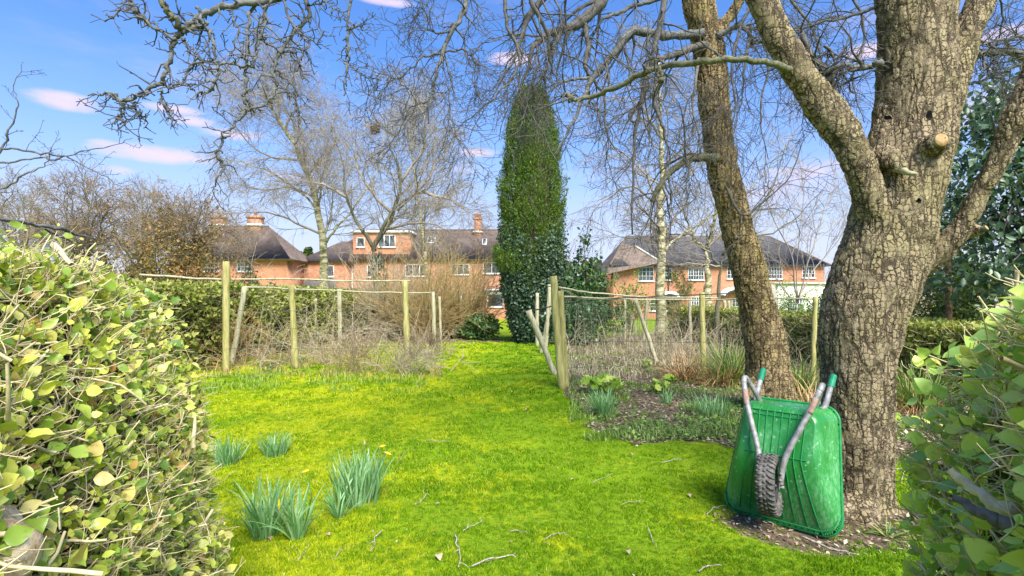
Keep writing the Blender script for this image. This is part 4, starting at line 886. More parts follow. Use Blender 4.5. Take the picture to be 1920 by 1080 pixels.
mound('conifer_bush', *P(1810, 560, 12.5)[:2], 1.5, 1.0, .2, 2.7, 9000, M['conifer'], .10, 'feathery yellow green conifer behind the right hedge with bare reddish stem', 'bush', 58, rag=.5, stems=0)
mb = MB(); q, qr = resample(px_path([(1778, 640), (1779, 560), (1777, 500), (1780, 450)], 12.0), 10, [.07, .065, .06, .04]); t = thing('pine_tree', tuple(q[0]), 'young pine with straight reddish trunk behind the low right hedge', 'tree'); mb.tubes(q, qr, 8, cap=True)
M['redbark'] = simple('red_bark', (.20, .09, .05), (.36, .19, .11), .9, 12., bmp=.6); mb.build('trunk', M['redbark'], t, smooth=True)
r = np.random.default_rng(59); n = 2600; hh = r.random(n); pos = q[-1]+np.stack([r.normal(0, .6, n), r.normal(0, .5, n), -.1+hh*1.2], -1); A, B, N = frames(r, n); mb = MB(); mb.inst(LEAF2_V*np.array([1, .35, 1]), LEAF2_F, pos, A, B, N, .16); mb.build('foliage', M['conifer'], t)['kind'] = 'stuff'
# far trees on the skyline
mb = MB(); mt = MB(); r = np.random.default_rng(61)
for k in range(60):
    px = -300+k*45+r.normal(0, 12); Yd = 95+r.random()*30
    if 930 < px < 1050: continue
    top = 505-25*r.random(); c = P(px, top, Yd); g = -2.5; H = c[2]-g; n = 500
    h = r.random(n)**.7; a = r.random(n)*6.283; R = (2.2+1.6*vnoise(px, k, 1.))*np.sqrt(np.clip(1-h, .02, 1))*r.random(n)**.4
    pos = np.stack([c[0]+R*np.cos(a), c[1]+R*np.sin(a), g+1+h*(H-1)], -1); A, B, N = frames(r, n); mb.inst(LEAF2_V, LEAF2_F, pos, A, B, N, 1.1)
o = mb.build('distant_woodland', M['farwood'] if 'farwood' in M else M.setdefault('farwood', foliage('far_tree_foliage', [(0, (.06, .075, .035)), (.6, (.12, .13, .07)), (1, (.20, .18, .11))], .8, .1, .2))); tag(o, 'hazy line of far trees between and behind the houses', kind='stuff')
# two small pointed firs between the left and the middle house
for px, py, lab in ((578, 462, 'taller of two dark pointed firs between the left and middle houses'), (560, 470, 'shorter of two dark pointed firs between the left and middle houses')):
    c = P(px, py, 75); g = -2.; H = c[2]-g; n = 1500; t = thing('fir_tree', (c[0], c[1], g), lab, 'tree'); h = r.random(n); a = r.random(n)*6.283; R = 1.9*(1-h)*(.6+.4*np.mod(h*9, 1))
    pos = np.stack([c[0]+R*np.cos(a), c[1]+R*np.sin(a), g+.8+h*(H-.8)], -1); A, B, N = frames(r, n, np.stack([np.cos(a), np.sin(a), -.4+0*a], -1), None); mb = MB(); mb.inst(LEAF2_V, LEAF2_F, pos, A, B, N, .7); mb.build('crown', M['hedge_dark'], t)
    mb = MB(); mb.tubes(np.array([[[c[0], c[1], g], [c[0], c[1], c[2]-.5]]]), np.array([[.2, .04]]), 6); mb.build('trunk', M['branch_dark'], t)
# bird nest in the bare crown
nc = P(703, 243, 23.0); k = 110; a = r.random(k)*6.283; rad_ = .08+.10*r.random(k); st = np.stack([nc[0]+rad_*np.cos(a), nc[1]+rad_*np.sin(a), nc[2]+r.normal(0, .10, k)], -1)
dd = unit(np.stack([-np.sin(a), np.cos(a), r.normal(0, .35, k)], -1)); pp = st[:, None]+dd[:, None]*np.linspace(-.17, .17, 4)[None, :, None]; mb = MB(); mb.tubes(pp, np.full((k, 4), .009), 3)
o = mb.build('bird_nest', M['twig_brown'], org=tuple(nc)); tag(o, 'dark stick nest high in the bare trees left of the cypress', 'nest')
# ------------------------------------------------------------------ fruit cages
def post(parent, px0, py0, px1, py1, w, mt='post', name='post', sides=10):
    b = G(px0, py0); Yd = b[1]; top = P(px1, py1, Yd); b = np.array([b[0], b[1], float(ground_z(b[0], b[1]))-.06])
    r = np.random.default_rng(int(px0*7+py0)); q = resample(np.vstack([b, (b+top)/2, top]), 14); rad = np.full(14, w/2000*Yd)*(1+.06*r.normal(0, 1, 14)); q = wobble(q, .004, r)
    mb = MB(); mb.tubes(q, rad, sides, cap=True); o = mb.build(name, M[mt], parent, smooth=False)
    for p_ in o.data.polygons: p_.use_smooth = len(p_.vertices) == 4
    return o
def rail(parent, pts, w, mt='post_pale', name='rail'):
    p = px_path(pts, 10); r = np.random.default_rng(int(pts[0][0]*3)); q = wobble(resample(p, 22), .006, r); Ym_ = p[:, 1].mean()
    mb = MB(); mb.tubes(q, np.linspace(w*.8, w*.6, 22)/2000*Ym_, 8, cap=True); return mb.build(name, M[mt], parent, smooth=True)
tl = thing('fruit_cage', tuple(G(600, 690)), 'old left fruit cage of weathered round posts and thin rails over dead brambles', 'fruit cage')
for a in [(424, 697, 424, 490, 13), (555, 692, 546, 534, 12), (764, 690, 759, 527, 12)]: post(tl, *a)
for a in [(433, 684, 459, 539, 10), (638, 652, 636, 542, 8), (815, 648, 812, 547, 7), (827, 644, 824, 556, 5), (590, 650, 592, 560, 5)]: post(tl, *a, 'post_pale')
rail(tl, [(262, 515, 10.4), (345, 520, 10.6), (424, 524, 10.7), (520, 523, 10.8), (645, 527, 10.9)], 5.2); rail(tl, [(590, 525, 11), (680, 527, 11), (768, 526, 11.1)], 4.5)
rail(tl, [(455, 538, 12), (550, 542, 13.2), (640, 545, 14.3), (720, 548, 14.8), (812, 549, 15.3)], 4)
for z in (.45, .85, 1.2):
    mb = MB(); a = G(424, 697); b = G(764, 690); q = np.linspace(a, b, 20); q[:, 2] = z+.02*np.sin(np.linspace(0, 9, 20)); mb.tubes(q, np.full(20, .0035), 4); mb.build('wire', M['wire'], tl)
tr = thing('fruit_cage', tuple(G(1200, 700)), 'old right fruit cage of leaning green stained posts with a black pole', 'fruit cage')
post(tr, 1054, 730, 1037, 517, 14); post(tr, 1062, 727, 1050, 545, 12); post(tr, 1043, 704, 991, 582, 11, 'post_pale', 'leaning_pole')
for a in [(1007, 650, 1007, 550, 7), (1022, 668, 1031, 533, 7), (1014, 662, 1037, 543, 7), (1234, 682, 1191, 560, 8), (1207, 640, 1213, 561, 6), (1172, 645, 1172, 562, 5), (1131, 630, 1130, 548, 4), (1295, 645, 1293, 563, 6), (1362, 645, 1358, 562, 6), (1370, 645, 1366, 564, 5)]: post(tr, *a, 'post_pale')
post(tr, 1318, 694, 1316, 548, 11); post(tr, 1524, 718, 1528, 556, 9)
rail(tr, [(1028, 536, 10), (1070, 543, 11), (1110, 549, 12), (1200, 556, 12), (1345, 559, 11.5)], 4.5); rail(tr, [(1050, 556, 9.4), (1180, 561, 11), (1315, 562, 11.1), (1420, 560, 10.2), (1530, 560, 9.4)], 4)
rail(tr, [(983, 585, 10.2), (1040, 574, 10), (1110, 562, 9.9), (1250, 556, 9.8), (1382, 550, 9.6)], 3.2, 'black_pole', 'black_pole'); rail(tr, [(1040, 535, 9), (1100, 560, 9), (1180, 561, 10)], 2, 'net', 'net_edge')
for z, a, b in ((.35, (1058, 728), (1524, 716)), (.75, (1058, 728), (1524, 716)), (1.1, (1058, 728), (1524, 716))):
    mb = MB(); a = G(*a); b = G(*b); q = np.linspace(a, b, 24); q[:, 2] = z+.02*np.sin(np.linspace(0, 9, 24)); mb.tubes(q, np.full(24, .003), 4); mb.build('wire', M['wire'], tr)
a = G(1010, 652); b = G(1058, 728)
for z in (.3, .6, .9, 1.2):
    q = np.linspace(a, b, 12); q[:, 2] = z+.03*np.sin(np.linspace(0, 5, 12)); mb = MB(); mb.tubes(q, np.full(12, .003), 4); mb.build('wire', M['wire'], tr)
# hanging netting strings, front side between the two big posts
r = np.random.default_rng(71); k = 110; u = np.sort(r.random(k)); a = G(1062, 727)+np.array([0, 2.2, 0]); b = G(1318, 694)+np.array([0, 1.2, 0]); st = a*(1-u[:, None])+b*u[:, None]
pp = st[:, None]+np.array([0, 0, 1])*np.linspace(1.45, .25, 6)[None, :, None]+r.normal(0, .012, (k, 6, 3)); mb = MB(); mb.tubes(pp, np.full((k, 6), .0022), 3)
for z in np.arange(.3, 1.5, .12): q = np.linspace(a, b, 14); q[:, 2] = z; mb.tubes(q, np.full(14, .0015), 3)
nt_ = mb.build('netting', M['net'], tr); nt_['kind'] = 'stuff'

def brambles(name, label, reg, n, L, mt, seed, rad=.006, up=1.0, trop=-.16, side=.5, kidsn=3):
    r = np.random.default_rng(seed); px0, px1, py0, py1 = reg; px = px0+(px1-px0)*r.random(n); py = py0+(py1-py0)*r.random(n)
    Yy = 1500/(py-HOR); x = (px-960)/F*Yy; b = np.stack([x, Yy, ground_z(x, Yy)-.02], -1); d = unit(r.normal(0, side, (n, 3))*np.array([1, 1, .3])+np.array([0, 0, up])); k = 10
    kp = vnoise(x, Yy, .9, seed) > .36; b = b[kp]; d = d[kp]; n = len(b)
    out = np.zeros((n, k, 3)); out[:, 0] = b; p = b.copy(); Ln = L*(.4+.8*r.random(n)); tz = trop*(.3+1.2*r.random(n))
    for j in range(1, k):
        d = d+r.normal(0, .10, (n, 3)); d[:, 2] += tz; d = unit(d); p = p+d*(Ln/(k-1))[:, None]; p[:, 2] = np.maximum(p[:, 2], .02); out[:, j] = p
    R = np.linspace(rad, rad*.4, k)[None]*(.5+.9*r.random((n, 1))); mb = MB(); mb.tubes(out, R, 3)
    if kidsn: A, B = kids(r, out, R, kidsn, .3, 1, 5, L*.28, 40, .15, (0, 0, -.03), .7, rad*.3); mb.tubes(A, B, 3)
    o = mb.build(name, M[mt]); tag(o, label, kind='stuff'); return o
brambles('brambles', 'tangle of dead arching canes filling the left fruit cage', (385, 720, 640, 690), 420, 1.9, 'cane', 81, .007, trop=-.22)
brambles('brambles', 'thin dead canes between the two far posts at the right end of the left cage', (640, 828, 630, 655), 130, 1.5, 'cane', 86, .006, trop=-.2)
brambles('brambles', 'paler thin bramble stems along the left cage front', (395, 700, 672, 700), 200, 1.3, 'straw', 82, .005, trop=-.22, side=.8)
brambles('brambles', 'dense upright dead canes inside the right fruit cage', (1062, 1400, 620, 688), 520, 1.2, 'cane', 83, .006, trop=-.12, side=.45)
brambles('brambles', 'low grey brown stems at the front of the right fruit cage', (1065, 1340, 650, 705), 260, .6, 'cane', 84, .005, trop=-.12, side=.6)
brambles('brambles', 'stems standing between right cage and the right hedge', (1400, 1540, 640, 690), 160, 1.0, 'cane', 85, .005, trop=-.12, side=.5)
def stemset(name, label, px, py, n, L, mt, seed, spread=.6, rad=.006):
    return arching(name, label, G(px, py), n, L, mt, seed, spread, rad, (0, 0, -.02), (3, .3, 1, 5, .3, 35, .1, (0, 0, 0), .6, .003, .3))
stemset('bare_shrub', 'low many stemmed reddish shrub in front of the left cage, right of its second post', 655, 700, 22, 1.15, 'twig_brown', 311, .6)
stemset('bare_shrub', 'tuft of dead stems around the foot of the third left post', 768, 700, 40, .45, 'cane', 312, .6)
stemset('bare_shrub', 'tuft of dead stems at the far right post of the left cage', 805, 668, 40, .5, 'twig_brown', 313, .6)
stemset('bare_shrub', 'thin dead canes leaning at the front left post', 440, 680, 30, 1.1, 'straw', 314, .6)

# ------------------------------------------------------------------ sedge and leafy plants of the right bed
BLADE_N = 7
def blade_set(r, n, c, L, w, spread, droop, rb=.03):
    """curved tapering blades as strips; returns list of (verts, quads)"""
    a = r.random(n)*6.283; rad = rb*np.sqrt(r.random(n)); b = np.stack([c[0]+rad*np.cos(a), c[1]+rad*np.sin(a), np.full(n, c[2])-.01], -1)
    a2 = a+r.normal(0, .4, n); s = spread*(.1+r.random(n)*1.1+(r.random(n) > .9)*.9); d = unit(np.stack([np.cos(a2)*s, np.sin(a2)*s, np.ones(n)], -1)); Ln = L*(.6+.55*r.random(n)); k = BLADE_N; p = b.copy()
    P_ = [p]; D_ = [d]; DW = .2+r.random(n)**4*4.0; TW = r.normal(0, .05, (n, 3))
    for j in range(1, k):
        d = d.copy(); d[:, 2] -= droop*DW*j/k; d = unit(d+TW); p = p+d*(Ln/(k-1))[:, None]; P_.append(p); D_.append(d)
    P_ = np.stack(P_, 1); D_ = np.stack(D_, 1); sidev = np.stack([-np.sin(a2+r.normal(0, .7, n)), np.cos(a2), 0*a2], -1); sidev = unit(sidev)[:, None]
    t = np.linspace(0, 1, k); ww = w*np.interp(t, [0, .15, .6, .9, 1], [.6, 1, .95, .5, .05]); nrm = unit(np.cross(D_, np.broadcast_to(sidev, D_.shape)))
    Lf = P_-sidev*ww[None, :, None]/2+nrm*w*.15; Rt = P_+sidev*ww[None, :, None]/2+nrm*w*.15
    V = np.stack([Lf, P_, Rt], 2)   # n,k,3,3
    i = np.arange(k-1)[:, None]*3; q = np.concatenate([i+np.array([[0, 1, 4, 3]]), i+np.array([[1, 2, 5, 4]])])
    return V.reshape(n, k*3, 3), q
def clump(name, label, c, n, L, w, spread, droop, m_, seed, cat, rb=.03, parts=False, group=None):
    r = np.random.default_rng(seed); V, q = blade_set(r, n, c, L, w, spread, droop, rb); t = thing(name, tuple(c), label, cat, group)
    if parts:
        for v in V: mb = MB(); mb.add(v, q); mb.build('leaf', m_, t, smooth=True)
    else:
        m = len(V); mb = MB(); mb.add(V.reshape(-1, 3), (np.arange(m)[:, None, None]*V.shape[1]+q[None]).reshape(-1, 4)); mb.build('leaves', m_, t, smooth=True)['kind'] = 'stuff'
    return t
def gnd(px, py): b = G(px, py); b[2] = float(ground_z(b[0], b[1])); return b
clump('sedge_clump', 'large pendulous sedge clump left of the leaning trunk', gnd(1372, 718), 420, .95, .012, 1.5, .30, M['sedge'], 501, 'sedge', .14)
clump('sedge_clump', 'arching sedge clump between the leaning trunk and the big trunk', gnd(1500, 735), 260, .75, .011, 1.5, .32, M['sedge'], 502, 'sedge', .12)
clump('sedge_clump', 'green sedge clump right of the big trunk below the low hedge', gnd(1722, 765), 420, .70, .012, 1.4, .28, M['sedge'], 503, 'sedge', .14)
clump('dead_fern', 'collapsed rust coloured dead foliage in front of the sedge', gnd(1285, 712), 240, .70, .012, 1.8, .55, M['straw'], 504, 'dead plant', .25)
clump('dead_fern', 'second heap of rusty dead leaves left of the leaning trunk foot', gnd(1345, 722), 180, .55, .012, 2.0, .6, M['straw'], 505, 'dead plant', .25)
clump('dead_grass_tuft', 'bleached dead grass behind the wheelbarrow between the two trunks', gnd(1525, 770), 160, .55, .010, 2.0, .55, M['straw'], 506, 'grass tuft', .2)
clump('dead_grass_tuft', 'brown dead blades under the sedge right of the big trunk', gnd(1715, 775), 120, .40, .010, 2.2, .6, M['straw'], 507, 'grass tuft', .2)
def leafy(name, label, c, n, R, size, m_, seed, hgt=.25):
    r = np.random.default_rng(seed); t = thing(name, tuple(c), label, 'plant'); a = r.random(n)*6.283; rr = R*np.sqrt(r.random(n)); pos = np.stack([c[0]+rr*np.cos(a), c[1]+rr*np.sin(a), c[2]+hgt*(.35+.65*r.random(n))], -1)
    st = MB(); u = np.linspace(0, 1, 5)[None, :, None]; b = np.array(c)+np.stack([.2*rr*np.cos(a), .2*rr*np.sin(a), 0*a-.01], -1); st.tubes(b[:, None]*(1-u)+pos[:, None]*u, np.full((n, 5), .003), 4); st.build('stalks', M['weed'], t)['kind'] = 'stuff'
    k = 7; ang = np.arange(k)/k*6.283; an2 = np.linspace(0, 6.283, 29)[:-1]; lob = 1-.22*np.abs(np.sin(an2*3.5))**.7*1.0; v = [[0, 0, -.06]]+[[.5*l*math.cos(x), .5*l*math.sin(x), .05*math.cos(x*7)] for x, l in zip(an2, lob)]; f = [(0, 1+i, 1+(i+1) % 28) for i in range(28)]
    A, B, N = frames(r, n, None, np.array([0, -.5, 1.6]), .5)
    mb0 = MB(); mb0.add(np.array(v), f); me = mb0.mesh('leaf', m_)
    for i in range(n):
        o = bpy.data.objects.new('leaf', me); C.objects.link(o); o.parent = t; s = size*(.6+.7*r.random()); Mx = Matrix((A[i], B[i], N[i])).transposed().to_4x4(); o.matrix_local = Matrix.Translation(Vector(pos[i])-Vector(c))@Mx@Matrix.Scale(s, 4)
    return t
leafy('leafy_plant', 'lime green plant of broad lobed leaves by the near right cage posts', gnd(1128, 738), 46, .30, .15, M['lime'], 511)
leafy('leafy_plant', 'smaller lime leaved plant in the middle of the right bed', gnd(1232, 738), 20, .17, .13, M['lime'], 512, .2)
leafy('leafy_plant', 'single lime rosette at the right end beside the dead foliage', gnd(1262, 722), 10, .10, .12, M['lime'], 513, .15)
leafy('leafy_plant', 'fresh green low plant behind the big trunk on the right', gnd(1722, 800), 34, .30, .07, M['lime'], 514, .1)
leafy('leafy_plant', 'small dark green plant in the litter of the right bed', gnd(1212, 690), 18, .12, .08, M['weed'], 515, .2)
leafy('leafy_plant', 'tiny green seedling patch left of the wheelbarrow', gnd(1340, 800), 40, .28, .05, M['weed'], 516, .08)
leafy('leafy_plant', 'low green leaves in the bed in front of the small daffodils', gnd(1290, 790), 26, .25, .05, M['weed'], 517, .06)
# daffodils
dg = 'daffodil clumps on the lawn'
clump('daffodil_clump', 'leftmost near daffodil clump, spiky leaves beside the hedge', gnd(497, 1008), 115, .36, .0125, .40, .06, M['daff'], 521, 'daffodils', .075, True, dg)
clump('daffodil_clump', 'small splayed daffodil clump with one yellow bud at its left', gnd(556, 1012), 56, .34, .0135, .50, .08, M['daff'], 522, 'daffodils', .03, True, dg)
clump('daffodil_clump', 'largest daffodil clump, dense tall leaves in the middle of the lawn', gnd(672, 945), 190, .35, .0125, .32, .04, M['daff'], 523, 'daffodils', .14, True, dg)
clump('daffodil_clump', 'few daffodil leaves at the left front of the largest clump', gnd(636, 975), 36, .26, .012, .55, .10, M['daff'], 524, 'daffodils', .03, True, dg)
clump('daffodil_clump', 'short daffodil tuft farthest back on the left lawn', gnd(514, 853), 130, .21, .010, .45, .05, M['daff'], 525, 'daffodils', .10, False, dg)
clump('daffodil_clump', 'daffodil tuft half hidden behind the left hedge edge', gnd(425, 872), 110, .26, .010, .45, .06, M['daff'], 526, 'daffodils', .09, False, dg)
clump('daffodil_clump', 'daffodil clump at the lawn edge under the lime leaved plant', gnd(1133, 782), 150, .36, .011, .45, .07, M['daff'], 527, 'daffodils', .07, False, 'daffodil clumps in the right bed')
clump('daffodil_clump', 'small daffodil tuft in the middle of the right bed', gnd(1250, 755), 40, .24, .012, .40, .05, M['daff'], 528, 'daffodils', .05, False, 'daffodil clumps in the right bed')
clump('daffodil_clump', 'broad daffodil patch just left of the wheelbarrow handles', gnd(1335, 780), 110, .28, .011, .40, .06, M['daff'], 529, 'daffodils', .20, False, 'daffodil clumps in the right bed')
clump('pale_rosette', 'pale strappy rosette on the soil right of the big trunk foot', gnd(1668, 1003), 34, .13, .012, 2.0, .35, M['sedge'], 530, 'plant', .02, True)
def bud(px0, py0, px1, py1, lab, L=.045, tilt=(0, 0, 1), mt='petal'):
    b = gnd(px0, py0); e = P(px1, py1, b[1]); t = thing('daffodil_bud', tuple(b), lab, 'flower'); q = resample(np.array([b, (b+e)/2+np.array([.01, 0, .02]), e]), 8); mb = MB(); mb.tubes(q, np.full(8, .0028), 6); mb.build('stem', M['daff'], t, smooth=True)
    tl_ = unit(np.array(tilt, float)); mb = MB(); u = np.linspace(0, 1, 7)[:, None]; mb.tubes(e+tl_*u*L, np.array([.003, .0075, .0098, .0095, .0075, .0045, .001]), 8, cap=True); mb.build('bud', M[mt], t, smooth=True)
    mb = MB(); mb.tubes(e+tl_*(u-.35)*L*.5, np.array([.002, .004, .005, .0055, .005, .005, .001]), 6); mb.build('sheath', M['spathe'], t, smooth=True)
bud(540, 1005, 523, 958, 'upright closed yellow daffodil bud left of the small splayed clump', .075)
bud(700, 955, 722, 848, 'drooping yellow bud above the right end of the largest clump', .05, (.8, 0, -.3)); bud(690, 948, 712, 838, 'nodding bud just above the largest clump', .045, (.7, 0, .2)); bud(668, 950, 683, 836, 'papery seed bud over the middle of the largest clump', .04, (.1, 0, 1), 'spathe')
bud(590, 960, 566, 886, 'bent yellow bud between the back tuft and the largest clump', .055, (1, 0, .35))
# ------------------------------------------------------------------ the two big garden trees
def fused(name, tubes, voxel, m_, parent, lump=.012, seed=1, smooth_it=6, boxes=None):
    """several overlapping limbs remeshed into one continuous skin"""
    mb = MB()
    for pts, rad, n in tubes:
        q, qr = resample(pts, n, rad); mb.tubes(q, qr, 40, cap=True)
    o = mb.build(name, m_, parent)
    md = o.modifiers.new('r', 'REMESH'); md.mode = 'VOXEL'; md.voxel_size = voxel; md.use_smooth_shade = True
    ms = o.modifiers.new('s', 'SMOOTH'); ms.factor = .5; ms.iterations = smooth_it
    dg = bpy.context.evaluated_depsgraph_get(); me = bpy.data.meshes.new_from_object(o.evaluated_get(dg)); o.modifiers.clear(); old = o.data; o.data = me; bpy.data.meshes.remove(old)
    n = len(me.vertices); co = np.zeros(n*3, np.float32); me.vertices.foreach_get('co', co); co = co.reshape(-1, 3); no = np.zeros(n*3, np.float32); me.vertices.foreach_get('normal', no); no = no.reshape(-1, 3)
    l = (vnoise(co[:, 0]*3+co[:, 1]*2.2, co[:, 2]*1.4, 2.2, seed)-.5)+.5*(vnoise(co[:, 1]*3-co[:, 0]*2, co[:, 2]*2.4, 3.7, seed+1)-.5)
    co += no*(l*lump*2)[:, None]; me.vertices.foreach_set('co', co.ravel()); me.update()
    me.polygons.foreach_set('use_smooth', np.ones(len(me.polygons), bool)); 
    if not me.materials: me.materials.append(m_)
    return o
T1Y = 3.85
def W3(pts, Yd): return px_path(pts, Yd)
big = thing('apple_tree', (float(P(1622, 975, T1Y)[0]), T1Y, 0.0), 'massive old tree with cracked plated bark and forking limbs beside the green wheelbarrow', 'tree')
def rw(w, Yd=T1Y): return w/2/F*Yd
trunkpts = [(1628, 1010), (1618, 975), (1614, 930), (1609, 850), (1607, 760), (1608, 680), (1619, 600), (1640, 520), (1664, 450), (1686, 370), (1706, 290), (1716, 200), (1718, 110), (1716, 20), (1712, -80), (1705, -260)]
trad = [rw(x)*.94 for x in (160, 134, 114, 114, 120, 126, 146, 156, 150, 146, 140, 136, 132, 132, 132, 110)]
limbL = [(1660, 520, 3.85), (1650, 450, 3.80), (1634, 380, 3.75), (1614, 315, 3.72), (1585, 255, 3.73), (1543, 200, 3.75), (1506, 145, 3.75), (1472, 90, 3.75), (1443, 30, 3.75), (1412, -30, 3.75), (1370, -110, 3.8), (1300, -230, 3.9)]
lradL = [rw(x) for x in (50, 58, 54, 50, 54, 54, 50, 48, 44, 41, 38, 32)]
limbR = [(1735, 330, 3.95), (1752, 250, 4.0), (1768, 190, 4.05), (1789, 130, 4.1), (1812, 70, 4.15), (1838, 0, 4.2), (1862, -70, 4.3), (1900, -220, 4.4)]
lradR = [rw(x, 4.1) for x in (56, 66, 60, 50, 46, 43, 40, 34)]
limbB = [(1670, 520, 3.85), (1735, 490, 3.8), (1774, 462, 3.72), (1802, 425, 3.65), (1832, 370, 3.6), (1866, 310, 3.55), (1897, 240, 3.5), (1930, 165, 3.45), (1990, 20, 3.4)]
lradB = [rw(x, 3.6) for x in (46, 44, 40, 37, 35, 35, 36, 37, 34)]
roots = [([(1612, 930, 3.8), (1590, 960, 3.68), (1568, 985, 3.58)], [.12, .09, .03]), ([(1625, 930, 3.85), (1668, 965, 3.75), (1700, 985, 3.72)], [.13, .09, .03]), ([(1610, 930, 3.8), (1622, 965, 3.62), (1632, 985, 3.52)], [.12, .09, .03])]
knot = [([(1668, 395, 3.84), (1722, 380, 3.63), (1722, 378, 3.60)], [.08, .055, .03])]
burl = [([(1588, 262, 3.76), (1592, 242, 3.74), (1602, 228, 3.74)], [.085, .105, .06]), ([(1672, 330, 3.86), (1664, 270, 3.84), (1672, 200, 3.86)], [.10, .125, .10])]
T = [(W3(trunkpts, T1Y), trad, 90), (W3(limbL, T1Y), lradL, 60), (W3(limbR, T1Y), lradR, 40), (W3(limbB, T1Y), lradB, 40)]
stubs = [([(1712, 292, 3.86), (1735, 278, 3.66), (1763, 263, 3.50)], [.12, .078, .052]), ([(1655, 300, 3.80), (1672, 303, 3.66), (1692, 318, 3.575)], [.10, .055, .026]), ([(1822, 436, 3.66), (1836, 432, 3.60), (1848, 428, 3.55)], [.05, .032, .020])]
for a, b in roots+knot+burl+stubs: T.append((W3(a, T1Y), b, 10))
fused('trunk', T, .0132, M['bark'], big, .016, 5, 4)
def stub(pts, rad, parent, name='sawn_stub', mt='bark', cut='cutwood'):
    p = px_path(pts, 3.7); q, qr = resample(p, 12, rad); mb = MB(); mb.tubes(q, qr, 20); o = mb.build(name, M[mt], parent, smooth=True)
    t = unit(q[-1]-q[-2]); mb = MB(); mb.tubes(np.array([q[-1]-t*.004, q[-1]+t*.003]), np.array([qr[-1]*.97, qr[-1]*.90]), 20, cap=True); mb.build('cut_face', M[cut], o); return o
M['cutwood'] = simple('sawn_wood', (.30, .16, .06), (.52, .33, .15), .8, 14., bmp=.5)
M['stubbark'] = simple('stub_bark', (.20, .17, .09), (.42, .38, .24), .9, 22., bmp=.8)
M['hollow'] = simple('knot_hole_dark', (.012, .010, .008), (.03, .022, .015), 1, 20., bmp=.5)  # near-black tone for the knot hole faces
stub([(1758, 265, 3.515), (1761, 264, 3.505), (1765.5, 262, 3.485)], [.050, .048, .046], big, mt='stubbark')
stub([(1684, 312, 3.60), (1700, 323, 3.56), (1718, 326, 3.54)], [.030, .019, .010], big, 'broken_stub', 'stubbark')
stub([(1843, 430, 3.565), (1846, 429, 3.555), (1850, 427, 3.545)], [.021, .020, .018], big, 'snag', 'branch_moss')
def hollow(px, py, Yd, w, h, rot=0):
    c = P(px, py, Yd); n = 18; a = np.linspace(0, 6.283, n+1)[:-1]; r_ = np.random.default_rng(int(px)); k = 1+.25*r_.normal(0, 1, n)*.5
    ca, sa = math.cos(rot), math.sin(rot); u = np.cos(a)*w*k; v = np.sin(a)*h*k; u, v = u*ca-v*sa, u*sa+v*ca
    V = [c+np.array([0, .02, 0])]+[c+np.array([x, -.012+.0*abs(x), z]) for x, z in zip(u, v)]; mb = MB(); mb.add(V, [(0, 1+i, 1+(i+1) % n) for i in range(n)]); mb.build('knot_hole', M['hollow'], big)
hollow(1721, 377, 3.545, .014, .018); hollow(1740, 218, 3.565, .020, .034); hollow(1663, 222, 3.62, .03, .018)
for (a, b) in (((1722, 408), (1702, 470)), ((1690, 330), (1684, 360))):
    pass

def branch(parent, pts, rad, mt='branch', n=None, sides=8, Yd=4., jit=.006, seed=None, nm='branch'):
    p = px_path(pts, Yd); n = n or 5*len(p); q, qr = resample(p, n, rad if len(rad) == len(p) else np.linspace(rad[0], rad[-1], len(p))); r = np.random.default_rng(seed or int(abs(pts[0][0]*3+pts[0][1]*7)))
    q = wobble(q, jit, r); qr = qr*(1+.12*np.abs(r.normal(0, 1, n))); mb = MB(); mb.tubes(q, qr, sides, cap=True); mb.build(nm, M[mt], parent, smooth=True)
    return resample(q, 24), np.interp(np.linspace(0, 1, 24), np.linspace(0, 1, n), qr)
def twigs(parent, paths, specs, mt, seed, first_sides=4):
    r = np.random.default_rng(seed); A = np.array([p[0] for p in paths]); B = np.array([p[1] for p in paths]); mb = MB()
    for i, s in enumerate(specs):
        A, B = kids(r, A, B, *s); mb.tubes(A, B, first_sides if i == 0 else 3)
    mb.build('twigs', M[mt], parent)['kind'] = 'stuff'
